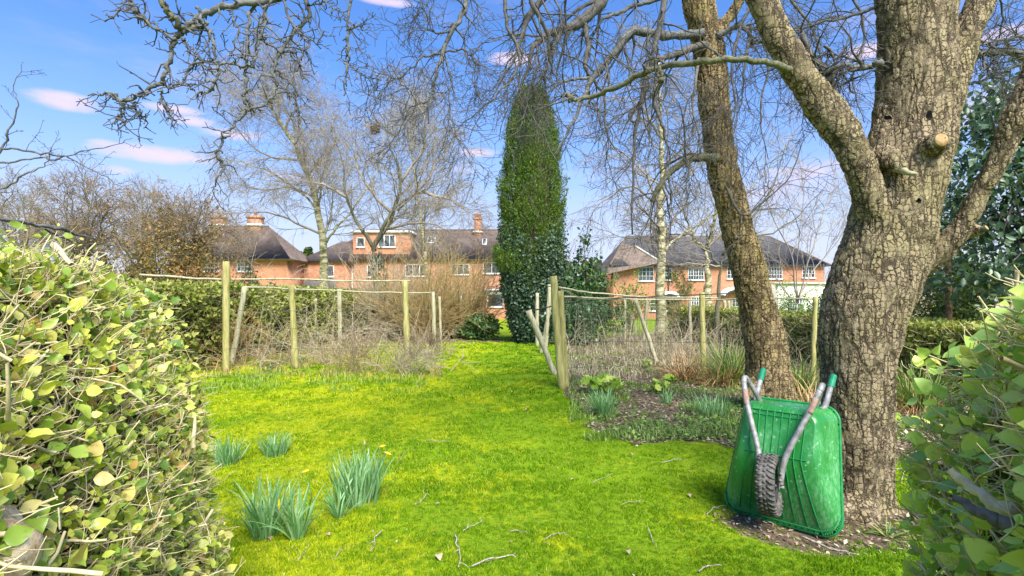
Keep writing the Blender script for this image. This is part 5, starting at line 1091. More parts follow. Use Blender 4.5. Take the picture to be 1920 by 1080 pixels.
# branches of the big tree
B1 = [branch(big, [(1492, 132, 3.72), (1440, 118, 3.62), (1380, 112, 3.62), (1330, 114, 3.66), (1290, 121, 3.75), (1245, 124, 3.85), (1200, 141, 3.95), (1150, 166, 4.1), (1110, 180, 4.2), (1068, 188, 4.25)], [.026, .02, .02, .021, .022, .021, .02, .019, .018, .015], 'branch_moss'),
      branch(big, [(1075, 187, 4.23), (1064, 178, 4.25), (1057, 180, 4.25)], [.018, .016, .010], 'branch_moss', seed=3),
      branch(big, [(1235, 127, 3.86), (1242, 145, 3.85), (1236, 150, 3.85)], [.013, .011, .014], 'branch_moss', seed=4)]
B2 = [branch(big, [(1560, 190, 3.85), (1562, 160, 3.9), (1545, 130, 3.95), (1520, 105, 4.0), (1500, 60, 4.1)], [.022, .018], 'branch_dark'),
      branch(big, [(1655, 115, 3.75), (1620, 124, 3.8), (1580, 124, 3.85), (1548, 136, 3.9), (1540, 142, 3.92)], [.022, .012], 'branch'),
      branch(big, [(1650, 10, 3.9), (1590, 30, 4.0), (1540, 42, 4.1), (1490, 55, 4.2), (1440, 50, 4.3)], [.012, .005], 'branch'),
      branch(big, [(1545, 85, 3.9), (1560, 100, 3.9), (1580, 140, 3.9), (1600, 175, 3.9)], [.010, .004], 'branch_dark'),
      branch(big, [(1930, 112, 4.4), (1895, 98, 4.4), (1860, 98, 4.35), (1836, 104, 4.3), (1822, 95, 4.25)], [.034, .020], 'branch'),
      branch(big, [(1940, 66, 4.6), (1900, 70, 4.5), (1860, 78, 4.4), (1832, 88, 4.3)], [.014, .008], 'branch_dark'),
      branch(big, [(1990, 100, 4.9), (1910, 122, 4.8), (1850, 148, 4.7), (1800, 162, 4.4)], [.016, .006], 'branch_dark'),
      branch(big, [(1870, -30, 4.3), (1880, 40, 4.5), (1865, 90, 4.7), (1850, 60, 4.8)], [.008, .003], 'branch_dark')]
twigs(big, B1, [(9, .2, 1, 7, .40, 60, .25, (0, 0, -.05), .5, .0022, .3), (3, .2, 1, 5, .16, 50, .25, (0, 0, 0), .6, .0017, .2)], 'branch_dark', 601)
twigs(big, B2, [(14, .1, 1, 8, .55, 55, .22, (0, 0, -.03), .5, .0022, .3), (6, .1, 1, 5, .22, 50, .25, (0, 0, 0), .6, .0017, .2), (2, .2, 1, 4, .1, 50, .2, (0, 0, 0), .6, .0015, .2)], 'branch_dark', 602)

# leaning tree, about 7 m away
T2Y = 7.1
lean = thing('leaning_tree', tuple(G(1442, 768)), 'tall tree with golden cracked bark leaning left behind the wheelbarrow', 'tree')
t2 = [(1450, 790, 7.1), (1447, 765, 7.1), (1443, 730, 7.08), (1439, 690, 7.05), (1425, 600, 7.0), (1413, 550, 6.95), (1399, 490, 6.9), (1376, 400, 6.85), (1354, 310, 6.8), (1341, 210, 6.75), (1331, 110, 6.7), (1320, 50, 6.65), (1308, 0, 6.6), (1292, -80, 6.5), (1262, -220, 6.3)]
r2 = [x/2/F*7.0*.93 for x in (130, 104, 88, 80, 74, 68, 62, 57, 53, 54, 57, 56, 52, 46, 38)]
lt2 = [(1330, 90, 6.65), (1352, 50, 6.6), (1378, 18, 6.6), (1400, -40, 6.6)]
T = [(W3(t2, T2Y), r2, 80), (W3(lt2, T2Y), [.10, .08, .06, .05], 14),
     (W3([(1440, 700, 7.05), (1466, 742, 6.95), (1482, 765, 6.95)], T2Y), [.2, .13, .04], 12), (W3([(1438, 700, 7.05), (1412, 745, 6.95), (1400, 770, 6.95)], T2Y), [.2, .12, .03], 12)]
fused('trunk', T, .016, M['bark_lean'], lean, .016, 9)
# overhead limb, above the frame, that carries the hanging branches on the left
over = [(1285, -120, 6.5), (1150, -190, 5.6), (950, -190, 4.7), (760, -150, 3.7), (640, -90, 3.0), (560, -10, 2.62)]
branch(lean, over, [.13, .10, .07, .045, .028, .016], 'branch', 40, 10, jit=.01, nm='limb')
over2 = [(1275, -170, 6.4), (1210, -140, 6.2), (1150, -60, 6.0), (1125, 5, 5.9), (1094, 35, 5.85), (1075, 48, 5.8), (1045, 60, 5.7), (1020, 68, 5.65), (1000, 88, 5.6), (990, 128, 5.55), (972, 172, 5.5)]
L = [branch(lean, over2, [.11, .09, .075, .062, .055, .05, .042, .034, .024, .016, .008], 'branch_dark', 60),
     branch(lean, [(1318, 62, 6.5), (1270, 66, 6.4), (1225, 64, 6.3), (1188, 58, 6.2), (1168, 75, 6.1), (1148, 105, 6.0), (1115, 142, 5.9), (1098, 172, 5.85), (1082, 212, 5.8), (1062, 252, 5.75), (1040, 290, 5.7)], [.055, .048, .044, .042, .040, .036, .030, .022, .016, .012, .006], 'branch', 60),
     branch(lean, [(1325, 84, 6.5), (1292, 92, 6.4), (1255, 106, 6.3), (1222, 116, 6.2), (1210, 132, 6.15), (1204, 175, 6.1), (1192, 250, 6.05), (1187, 340, 6.0), (1184, 440, 6.0)], [.045, .04, .036, .033, .026, .02, .017, .013, .008], 'branch_dark', 50),
     branch(lean, [(1112, 146, 5.9), (1075, 148, 5.8), (1048, 158, 5.75), (1020, 180, 5.7), (1005, 205, 5.6)], [.018, .005], 'branch'),
     branch(lean, [(1345, 296, 6.6), (1310, 294, 6.45), (1280, 305, 6.4), (1252, 328, 6.35), (1236, 350, 6.3), (1222, 378, 6.3)], [.055, .045, .038, .035, .03, .02], 'branch_moss', 30),
     branch(lean, [(1050, 58, 5.7), (1036, 100, 5.6), (1022, 130, 5.55), (1008, 165, 5.5), (990, 190, 5.4)], [.022, .006], 'branch'),
     branch(lean, [(1092, 35, 5.85), (1099, 60, 5.85), (1104, 90, 5.85), (1097, 125, 5.85), (1112, 150, 5.9), (1132, 180, 5.95), (1134, 230, 6.0), (1150, 280, 6.0)], [.030, .006], 'branch_dark'),
     branch(lean, [(1262, -90, 6.3), (1244, 10, 6.25), (1232, 70, 6.2), (1215, 125, 6.15), (1208, 180, 6.15), (1180, 215, 6.1), (1190, 230, 6.1)], [.040, .008], 'branch_dark'),
     branch(lean, [(1330, -60, 6.5), (1240, -5, 6.4), (1190, 10, 6.3), (1160, 24, 6.2), (1130, 36, 6.1), (1118, 60, 6.05)], [.035, .010], 'branch'),
     branch(lean, [(1240, 130, 6.0), (1229, 165, 5.95), (1228, 190, 5.95), (1240, 230, 5.9), (1250, 265, 5.9), (1257, 290, 5.9)], [.030, .008], 'branch_dark'),
     branch(lean, [(1345, 68, 6.5), (1370, 55, 6.45), (1392, 50, 6.4), (1406, 66, 6.4), (1411, 90, 6.4)], [.038, .020], 'branch'),
     branch(lean, [(1408, 82, 6.4), (1440, 76, 6.3), (1470, 74, 6.2), (1510, 95, 6.1), (1530, 140, 6.1)], [.024, .008], 'branch'),
     branch(lean, [(1405, 70, 6.4), (1396, 130, 6.3), (1392, 180, 6.3), (1378, 240, 6.3)], [.016, .005], 'branch_dark'),
     branch(lean, [(1400, -90, 6.4), (1408, 0, 6.2), (1385, 60, 6.1), (1372, 130, 6.0), (1380, 200, 6.0), (1365, 260, 6.0)], [.022, .005], 'branch_dark'),
     branch(lean, [(1440, -120, 6.3), (1480, -10, 6.1), (1520, 50, 6.0), (1545, 130, 6.0), (1560, 220, 6.0)], [.022, .004], 'branch_dark'),
     branch(lean, [(1420, -100, 6.5), (1430, 20, 6.3), (1440, 120, 6.2), (1425, 220, 6.2), (1440, 300, 6.2)], [.020, .004], 'branch_dark'),
     branch(lean, [(1520, -120, 6.6), (1590, -20, 6.4), (1620, 60, 6.3), (1600, 150, 6.3), (1620, 230, 6.3)], [.020, .004], 'branch_dark'),
     branch(lean, [(1350, 330, 6.7), (1390, 400, 6.6), (1430, 380, 6.6), (1480, 330, 6.6), (1510, 250, 6.6)], [.016, .004], 'branch_dark'),
     branch(lean, [(1310, 110, 6.5), (1305, 160, 6.3), (1298, 200, 6.3), (1310, 250, 6.2), (1312, 290, 6.2)], [.020, .006], 'branch_dark'),
     branch(lean, [(1210, -160, 6.2), (1060, -40, 5.2), (1000, 20, 5.0), (980, 60, 4.9), (965, 110, 4.8), (940, 150, 4.75)], [.04, .005], 'branch_dark'),
     branch(lean, [(1000, -185, 4.9), (985, -60, 4.8), (1000, 10, 4.8), (1025, 60, 4.9), (1030, 110, 5.0), (1045, 150, 5.1)], [.03, .005], 'branch_dark')]
D2 = (0, 0, -.12)
twigs(lean, L, [(10, .12, 1, 8, .95, 50, .24, D2, .42, .0030, .3), (6, .1, 1, 5, .42, 48, .26, (0, 0, -.08), .55, .0024, .3), (2, .1, 1, 4, .18, 45, .25, (0, 0, -.04), .7, .0020, .2)], 'branch_dark', 611)
# centre hanging branch
Cc = [branch(lean, [(930, -195, 4.6), (885, -80, 4.4), (876, 0, 4.3), (866, 30, 4.25), (846, 60, 4.2), (832, 95, 4.2), (820, 130, 4.15), (812, 165, 4.15), (803, 195, 4.1), (804, 232, 4.1)], [.032, .024, .020, .019, .017, .014, .011, .008, .0065, .004], 'branch', 50),
      branch(lean, [(803, 193, 4.1), (786, 193, 4.1), (770, 203, 4.05), (752, 238, 4.0), (735, 268, 4.0), (716, 290, 4.0)], [.007, .003], 'branch_dark'),
      branch(lean, [(826, 100, 4.2), (790, 108, 4.1), (770, 130, 4.1), (740, 150, 4.0), (720, 140, 4.0), (700, 148, 4.0)], [.008, .003], 'branch_dark'),
      branch(lean, [(845, 62, 4.2), (812, 60, 4.1), (800, 30, 4.1), (785, 0, 4.1)], [.008, .003], 'branch_dark'),
      branch(lean, [(832, 98, 4.2), (860, 95, 4.2), (880, 100, 4.2), (893, 125, 4.2), (886, 140, 4.2), (893, 175, 4.2)], [.008, .003], 'branch_dark'),
      branch(lean, [(836, 110, 4.15), (845, 150, 4.1), (842, 190, 4.1), (850, 235, 4.1), (870, 290, 4.1), (895, 330, 4.1)], [.006, .002], 'branch_dark'),
      branch(lean, [(960, -190, 4.75), (950, -60, 4.7), (948, 20, 4.7), (955, 60, 4.7), (975, 100, 4.7), (965, 140, 4.7), (930, 180, 4.6), (890, 215, 4.5), (870, 230, 4.5)], [.02, .003], 'branch_dark')]
twigs(lean, Cc, [(17, .15, 1, 8, .42, 55, .26, (0, 0, -.10), .45, .0022, .35), (6, .1, 1, 5, .17, 50, .28, (0, 0, -.03), .6, .0017, .3), (2, .2, 1, 4, .07, 50, .2, (0, 0, 0), .7, .0015, .2)], 'branch_dark', 612)
# left hanging group, about 2.6 m away
Z = 2.6
Lg = [branch(lean, [(580, -30, 2.68), (500, 0, 2.62), (440, 8, Z), (405, 16, Z), (380, 28, Z), (360, 45, 2.58), (345, 60, 2.58), (333, 70, 2.58), (322, 88, 2.57), (318, 115, 2.56), (310, 138, 2.55), (305, 155, 2.55)], [.015, .0145, .014, .0135, .013, .012, .012, .011, .010, .0095, .009, .008], 'branch', 60),
      branch(lean, [(305, 155, 2.55), (280, 165, 2.54), (262, 178, 2.52), (240, 187, 2.5), (218, 184, 2.5), (200, 172, 2.5), (172, 185, 2.48)], [.009, .0085, .008, .008, .008, .0045, .003], 'branch', 40),
      branch(lean, [(298, -30, 2.5), (305, 8, 2.5), (320, 28, 2.52), (335, 50, 2.55), (352, 52, 2.58), (375, 50, 2.58), (386, 42, 2.58)], [.011, .011, .011, .012, .012, .010, .008], 'branch_moss', 40),
      branch(lean, [(368, 14, 2.55), (380, 35, 2.55), (395, 65, 2.55), (403, 95, 2.55), (408, 120, 2.55), (408, 145, 2.55), (398, 168, 2.55), (380, 175, 2.55), (366, 182, 2.55)], [.007, .0072, .007, .0065, .006, .0065, .006, .0055, .003], 'branch', 50),
      branch(lean, [(340, 70, 2.56), (345, 80, 2.56), (370, 105, 2.56), (385, 120, 2.56), (398, 138, 2.56)], [.005, .0025], 'branch_dark'),
      branch(lean, [(342, 150, 2.56), (355, 130, 2.56), (362, 118, 2.56), (400, 116, 2.56), (440, 120, 2.57), (474, 124, 2.57)], [.004, .0055], 'branch'),
      branch(lean, [(476, 127, 2.57), (478, 95, 2.58), (490, 60, 2.6), (498, 20, 2.62), (505, -20, 2.64)], [.005, .008], 'branch'),
      branch(lean, [(490, -20, 2.64), (472, 20, 2.62), (466, 60, 2.6), (460, 110, 2.6), (462, 145, 2.6), (458, 175, 2.6), (465, 195, 2.6), (469, 207, 2.6)], [.008, .0075, .007, .0065, .0065, .008, .008, .007], 'branch', 40),
      branch(lean, [(469, 207, 2.6), (445, 222, 2.58), (430, 245, 2.57), (416, 270, 2.56), (409, 290, 2.56), (417, 310, 2.56), (408, 330, 2.56), (396, 350, 2.56)], [.006, .0055, .005, .0055, .0075, .007, .0045, .0025], 'branch', 40),
      branch(lean, [(469, 207, 2.6), (500, 190, 2.62), (515, 165, 2.64), (514, 130, 2.66), (530, 95, 2.68), (555, 55, 2.72), (578, 25, 2.75), (570, -10, 2.78)], [.006, .006, .0065, .007, .008, .009, .010, .011], 'branch', 40),
      branch(lean, [(514, 130, 2.66), (535, 150, 2.66), (552, 175, 2.66), (558, 205, 2.66), (576, 240, 2.66)], [.005, .0025], 'branch_dark'),
      branch(lean, [(425, 10, 2.6), (438, 35, 2.58), (445, 60, 2.58), (437, 100, 2.58), (456, 108, 2.58)], [.004, .0022], 'branch_dark'),
      branch(lean, [(510, 0, 2.62), (480, 55, 2.6), (500, 80, 2.6), (530, 95, 2.6), (560, 98, 2.6)], [.006, .003], 'branch_dark'),
      branch(lean, [(520, -10, 2.62), (545, 35, 2.62), (560, 60, 2.62), (590, 80, 2.62), (608, 66, 2.62)], [.006, .003], 'branch_dark'),
      branch(lean, [(560, 55, 2.62), (575, 80, 2.6), (568, 110, 2.6), (558, 138, 2.6)], [.004, .002], 'branch_dark'),
      branch(lean, [(330, 72, 2.54), (300, 60, 2.52), (275, 40, 2.5), (250, 18, 2.5), (225, 20, 2.48), (195, 40, 2.46)], [.007, .003], 'branch_dark'),
      branch(lean, [(280, 42, 2.5), (262, 30, 2.5), (245, 8, 2.5), (240, -20, 2.5)], [.008, .010], 'branch'),
      branch(lean, [(300, 155, 2.55), (320, 160, 2.55), (345, 158, 2.55), (368, 170, 2.55)], [.005, .003], 'branch_dark'),
      branch(lean, [(240, 187, 2.5), (260, 212, 2.5), (270, 225, 2.5)], [.005, .003], 'branch'), branch(lean, [(222, 186, 2.5), (228, 205, 2.5), (225, 220, 2.5), (235, 233, 2.5)], [.005, .003], 'branch'),
      branch(lean, [(302, 165, 2.54), (305, 190, 2.54), (315, 212, 2.54), (330, 228, 2.54)], [.005, .0025], 'branch'),
      branch(lean, [(672, -90, 3.1), (662, -20, 3.0), (655, 40, 3.0), (653, 90, 3.0), (650, 110, 3.0), (646, 140, 3.0), (645, 178, 3.0)], [.009, .008, .007, .007, .006, .005, .003], 'branch', 40),
      branch(lean, [(653, 55, 3.0), (666, 50, 3.0), (680, 46, 3.0)], [.004, .0025], 'branch_dark'), branch(lean, [(655, 120, 3.0), (672, 133, 3.0), (690, 146, 3.0), (715, 150, 3.0)], [.003, .0015], 'branch_dark'),
      branch(lean, [(575, 10, 2.75), (600, 8, 2.75), (615, 5, 2.75), (628, 22, 2.75)], [.004, .002], 'branch_dark')]
twigs(lean, Lg, [(11, .1, 1, 6, .13, 55, .30, (0, 0, -.02), .6, .0022, .2), (2.0.__int__(), .3, 1, 4, .045, 50, .25, (0, 0, 0), .8, .0019, .2)], 'spur', 613)
r = np.random.default_rng(614)   # knobbly spurs
A = np.array([p[0] for p in Lg]); B = np.array([p[1] for p in Lg]); a, b = kids(r, A, B, 14, .05, 1, 3, .028, 65, .3, (0, 0, 0), .75, .0028, .2); mb = MB(); mb.tubes(a, b*np.array([1, .8, 1.25]), 5, cap=True); mb.build('spurs', M['spur'], lean)['kind'] = 'stuff'
# thin sapling shoots at the left edge of the frame
sap = thing('bare_sapling', (-3.3, 2.9, 0.), 'thin leafless shoots reaching in at the far left edge of the sky', 'tree'); b0 = (-400, 900, 2.9)
root = branch(sap, [(-178, 1072, 2.9), (-170, 700, 2.9), (-120, 420, 2.9), (-60, 330, 2.9)], [.03, .022, .014, .008], 'branch_dark')
Sp = [branch(sap, [(-110, 400, 2.9), (-40, 330, 2.9), (2, 282, 2.9), (20, 240, 2.9), (33, 195, 2.9), (31, 150, 2.9), (42, 115, 2.9)], [.010, .007, .005, .004, .003, .002, .0012], 'spur'),
      branch(sap, [(-60, 270, 2.9), (0, 276, 2.9), (60, 284, 2.9), (110, 292, 2.9), (150, 308, 2.9), (200, 335, 2.9), (228, 352, 2.9)], [.006, .0055, .005, .004, .003, .002, .001], 'spur'),
      branch(sap, [(-60, 320, 2.9), (0, 305, 2.9), (60, 298, 2.9), (110, 295, 2.9), (160, 284, 2.9), (215, 272, 2.9), (252, 260, 2.9)], [.006, .0055, .004, .0035, .003, .002, .001], 'spur'),
      branch(sap, [(-70, 385, 2.9), (0, 357, 2.9), (40, 335, 2.9), (75, 318, 2.9), (95, 290, 2.9), (108, 255, 2.9)], [.006, .005, .004, .003, .002, .001], 'spur')]
twigs(sap, Sp, [(7, .15, 1, 6, .16, 50, .14, (0, 0, .03), .4, .0012, .4), (4, .2, 1, 3, .025, 60, .2, (0, 0, 0), .8, .0012, .2)], 'spur', 615)
# ------------------------------------------------------------------ wheelbarrow, stood on its nose against the tree
WO = np.array([1.75, 3.50, 0.0]); WU = np.array([.74, -.68, 0.]); WU /= np.linalg.norm(WU)
WV = np.array([.105, .24, .718]); WV -= WV.dot(WU)*WU; WV /= np.linalg.norm(WV); WW = np.cross(WU, WV)
WO = WO+np.array([0, 0, .01])
def wb(u, v, w): return WO+WU*u+WV*v+WW*w
wheelb = thing('wheelbarrow', tuple(WO), 'green plastic wheelbarrow standing on its nose against the big tree, underside and wheel facing out', 'wheelbarrow')
def traymat():
    m, nt, b = mat('green_plastic', .33, .5)
    n = tex(nt, 'ShaderNodeTexNoise', 'Object', (1, 1, .6), Scale=3.2, Detail=5.0, Roughness=.6); n2 = tex(nt, 'ShaderNodeTexNoise', 'Object', (1, 1, .3), Scale=60., Detail=5.0, Roughness=.8); n3 = tex(nt, 'ShaderNodeTexNoise', 'Object', Scale=34., Detail=3.0)
    c = mixc(nt, smooth(nt, n.outputs[0], .35, .65), (.016, .17, .024), (.028, .25, .045))
    c = mixc(nt, mth(nt, 'MULTIPLY', smooth(nt, n.outputs[0], .40, .60), smooth(nt, n2.outputs[0], .40, .66, 0, .6)), c, (.22, .46, .25))   # chalky scuffs
    c = mixc(nt, smooth(nt, n3.outputs[0], .63, .72, 0, .4), c, (.50, .62, .48))
    nt.links.new(c, b.inputs['Base Color']); nt.links.new(smooth(nt, n.outputs[0], .3, .7, .25, .5), b.inputs['Roughness']); bump(nt, b, n.outputs[0], .15, .02); return m
M['tray'] = traymat()
M['tray_dark'] = simple('green_rib', (.01, .16, .04), (.02, .24, .07), .4, 20., bmp=.1)
M['steel'] = simple('galvanised_tube', (.15, .145, .135), (.33, .32, .30), .6, 25., spec=.4, bmp=.3, metal=.25)
M['rust'] = simple('rusty_tube', (.24, .15, .11), (.36, .24, .18), .8, 40., bmp=.5)
M['rubber'] = simple('dusty_tyre_rubber', (.045, .042, .038), (.17, .155, .135), .9, 26., bmp=.6)
M['grip'] = simple('green_grip', (.01, .15, .075), (.02, .24, .12), .4, 20., bmp=.2)
L_ = .80
def hw(v): return np.interp(v, [0, L_], [.352, .300])          # half width of the rim
def section(v, k=40):
    """pan outline ring at depth parameter s in 0..1, returned for the loft below"""
# loft: s from the rim (0) to the floor (1); each ring is a rounded trapezium
def ring(v0, v1, h0, h1, rc, w, n=12):
    """rounded trapezium between v0 (half width h0) and v1 (half width h1)"""
    pts = []; cs = [(h0-rc, v0+rc, -90), (h1-rc, v1-rc, 0), (-h1+rc, v1-rc, 90), (-h0+rc, v0+rc, 180)]
    for cu, cv, a0 in cs:
        for i in range(n+1):
            a = math.radians(a0+90*i/n); pts.append((cu+rc*math.cos(a), cv+rc*math.sin(a), w))
    return pts
def floorpt(u, v, w): return (u, v, w)
NS = 16; rings = []
for i in range(NS):
    s = i/(NS-1); e = s
    # nose slopes gently (floor starts at v=.40), the handle end and the sides are steeper
    v0 = 0+.40*e; v1 = L_-.11*e; h0 = .352-.135*e; h1 = .300-.085*e; rc = .105-.05*e
    w = .235*math.sin(e*math.pi/2*.92)/math.sin(math.pi/2*.92)
    rings.append(ring(v0, v1, h0, h1, rc, w))
nr_ = len(rings[0]); V = []; Fq = []
for rg in rings: V += [wb(*p) for p in rg]
for i in range(NS-1):
    for j in range(nr_): Fq.append((i*nr_+j, i*nr_+(j+1) % nr_, (i+1)*nr_+(j+1) % nr_, (i+1)*nr_+j))
inner = [wb(p[0]*.985, p[1]*.985+.006, p[2]-.006) for rg in rings for p in rg]
mb = MB(); mb.add(V, Fq); b0 = len(V)
cen = wb(0, .545, .235+.004); fl = V[-nr_:]+[cen]; mb.add(fl, [(j, (j+1) % nr_, nr_) for j in range(nr_)])
mb.add(inner, [q_[::-1] for q_ in Fq]); mb.add(inner[-nr_:]+[wb(0, .545, .231)], [((j+1) % nr_, j, nr_) for j in range(nr_)])
tray = mb.build('tray', M['tray'], wheelb, smooth=True)
# rolled rim
rp = np.array([wb(p[0]*1.008, p[1]*1.008-.003, .0) for p in rings[0]]+[wb(rings[0][0][0]*1.008, rings[0][0][1]*1.008-.003, 0)]); mb = MB(); mb.tubes(rp, np.full(len(rp), .010), 8); mb.build('rolled_rim', M['tray_dark'], tray, smooth=True)
rp2 = np.array([wb(p[0]*.955, p[1]*.955+.018, .030) for p in ring(0, L_, .352, .300, .105, 0)]); mb = MB(); mb.tubes(np.vstack([rp2, rp2[:1]]), np.full(len(rp2)+1, .004), 6); mb.build('rim_groove', M['tray_dark'], tray, smooth=True)
cl_pts = ring(0, L_, .356, .304, .085, .006, 4); mb = MB()
for i in range(0, 60):      # small clips round the rim
    t = i/60*(len(rings[0])); a = rings[0][int(t) % nr_]; 
    c = wb(a[0]*.99, a[1]*.99+.003, .014); mb.box(c, (.003, .003, .006))
tot = np.array(rings[0]); per = np.linspace(0, 1, 2)
for s0, s1 in (((.335, .09), (.296, .70)), ((-.335, .09), (-.296, .70)), ((-.25, .012), (.25, .012))):
    for k in np.linspace(0, 1, 15): mb.box(wb(s0[0]+(s1[0]-s0[0])*k*1.0, s0[1]+(s1[1]-s0[1])*k, .010), (.004, .006, .004))
mb.build('clips', M['tray_dark'], tray)['kind'] = 'stuff'
# moulded ribs down the floor and down the nose
def pan_w(v, u=0):
    if v < .40:
        e = v/.40; return .235*math.sin(e*math.pi/2*.92)/math.sin(math.pi/2*.92)
    if v > L_-.11:
        e = (L_-v)/.11; return .235*math.sin(max(e, 0)*math.pi/2*.92)/math.sin(math.pi/2*.92)
    return .236
for k in range(8):
    u0 = (k-3.5)/3.5
    pts = np.array([wb(u0*np.interp(v, [.03, .40, .70], [.245, .155, .165]), v, pan_w(v)+.002) for v in np.linspace(.04, .73, 40)])
    mb = MB(); mb.tubes(pts, np.full(40, .0042), 6); mb.build('rib', M['tray_dark'], tray, smooth=True)
for v in (.41, .66, .69):
    hw_ = .185; pts = np.array([wb(u, v, pan_w(v)+.002) for u in np.linspace(-hw_, hw_, 10)]); mb = MB(); mb.tubes(pts, np.full(10, .0035), 6); mb.build('cross_rib', M['tray_dark'], tray, smooth=True)
# frame tubes
def tube_(name, pts, rad, m_, parent=None, n=30, sides=14):
    q = resample(np.array([wb(*p) for p in pts]), n); mb = MB(); mb.tubes(q, np.full(n, rad), sides, cap=True); o = mb.build(name, M[m_], parent or wheelb, smooth=False)
    for p_ in o.data.polygons: p_.use_smooth = len(p_.vertices) == 4
    return o
RT = .0185
for s in (-1, 1):
    o = tube_('leg_tube', [(s*.062, .235, .275), (s*.066, .30, .285), (s*.085, .42, .290), (s*.15, .60, .285), (s*.205, .76, .275), (s*.232, .855, .262)], RT, 'steel')
    tube_('rusty_patch', [(s*.188, .70, .279), (s*.205, .76, .275), (s*.216, .80, .271)], RT+.0012, 'rust', o, 10)
    tube_('foot_bend', [(s*.232, .85, .263), (s*.238, .885, .250), (s*.236, .895, .222), (s*.222, .87, .19)], RT, 'steel', None, 16)
    tube_('leg_brace', [(s*.226, .878, .20), (s*.20, .83, .14), (s*.165, .755, .075)], RT*.95, 'steel', None, 14)
    tube_('handle_tube', [(s*.13, .748, .075), (s*.175, .752, .070), (s*.212, .775, .045), (s*.222, .84, .005), (s*.224, .91, -.03), (s*.226, .955, -.055)], RT, 'steel', None, 28)
    g_ = tube_('grip', [(s*.2255, .945, -.050), (s*.227, .985, -.072), (s*.228, 1.03, -.098)], .0215, 'grip', None, 12)
    tube_('grip_collar', [(s*.2252, .936, -.046), (s*.2254, .946, -.0505)], .024, 'grip', g_, 4)
    mb = MB(); Rm = np.stack([WU, WV, WW], 1); mb.box(wb(s*.060, .255, .272), (.004, .048, .022), Rm); o = mb.build('axle_bracket', M['steel'], wheelb)
    mb = MB()
    for (a, b, c) in ((s*.068, .30, .300), (s*.066, .262, .296)): q = np.array([wb(a, b, c-.003), wb(a, b, c+.009)]); mb.tubes(q, np.array([.0085, .0075]), 6, cap=True)
    mb.build('bolt', M['rust'], wheelb)
tube_('cross_tube', [(-.135, .748, .075), (0, .748, .077), (.135, .748, .075)], RT, 'steel')
tube_('axle', [(-.085, .225, .272), (.085, .225, .272)], .009, 'steel', None, 4)
# wheel
whl = bpy.data.objects.new('wheel', None); C.objects.link(whl); whl.parent = wheelb; wc = wb(0, .225, .272); whl.location = Vector(wc)-Vector(wheelb.location)
AX = unit(WU+.10*WV-.11*unit(np.array([0, 0, EYE])-wc)); E1 = unit(WV-WV.dot(AX)*AX); E2 = np.cross(AX, E1)
def wp(a, r_, x): return wc+(E1*math.cos(a)+E2*math.sin(a))*r_+AX*x
R0, RW, n = .183, .043, 64
prof = [(.108, -.030), (.122, -.046), (.145, -.052), (.166, -.051), (.178, -.044), (.1818, -.022), (.1825, 0), (.1818, .022), (.178, .044), (.166, .051), (.145, .052), (.122, .046), (.108, .030)]
V = [wp(i/n*6.2832, a, x) for i in range(n) for a, x in prof]; m_ = len(prof); Fq = [(i*m_+j, ((i+1) % n)*m_+j, ((i+1) % n)*m_+j+1, i*m_+j+1) for i in range(n) for j in range(m_-1)]
mb = MB(); mb.add(V, Fq); tyre = mb.build('tyre', M['rubber'], whl, smooth=True)
mb = MB()
for i in range(34):
    a = i/34*6.2832
    for s in (-1, 1):
        c = wp(a+(.04 if s > 0 else 0), .1835, s*.026); er = E1*math.cos(a)+E2*math.sin(a); et = -E1*math.sin(a)+E2*math.cos(a); d = unit(AX*s+et*.55); e = np.cross(er, d); mb.box(c, (.015, .0058, .0036), np.stack([d, e, er], 1))
        c = wp(a+.09, .178, s*.046); mb.box(c, (.010, .0052, .006), np.stack([unit(AX*s-er*.7), et, unit(er+AX*s*.7)], 1))
    c = wp(a+.06, .1845, 0); mb.box(c, (.0065, .0065, .0045), np.stack([unit(AX+et*.3), unit(et-AX*.3), er], 1))
tl_ = mb.build('tread_lugs', M['rubber'], whl); tl_['kind'] = 'stuff'
mb = MB(); pr = [(.110, -.034), (.100, -.030), (.095, -.012), (.035, -.012), (.030, -.034), (.012, -.034), (.012, .034), (.030, .034), (.035, .012), (.095, .012), (.100, .030), (.110, .034)]
V = [wp(i/40*6.2832, a, x) for i in range(40) for a, x in pr]; m_ = len(pr); mb.add(V, [(i*m_+j, ((i+1) % 40)*m_+j, ((i+1) % 40)*m_+j+1, i*m_+j+1) for i in range(40) for j in range(m_-1)]); mb.build('rim', M['black_pole'], whl, smooth=True)
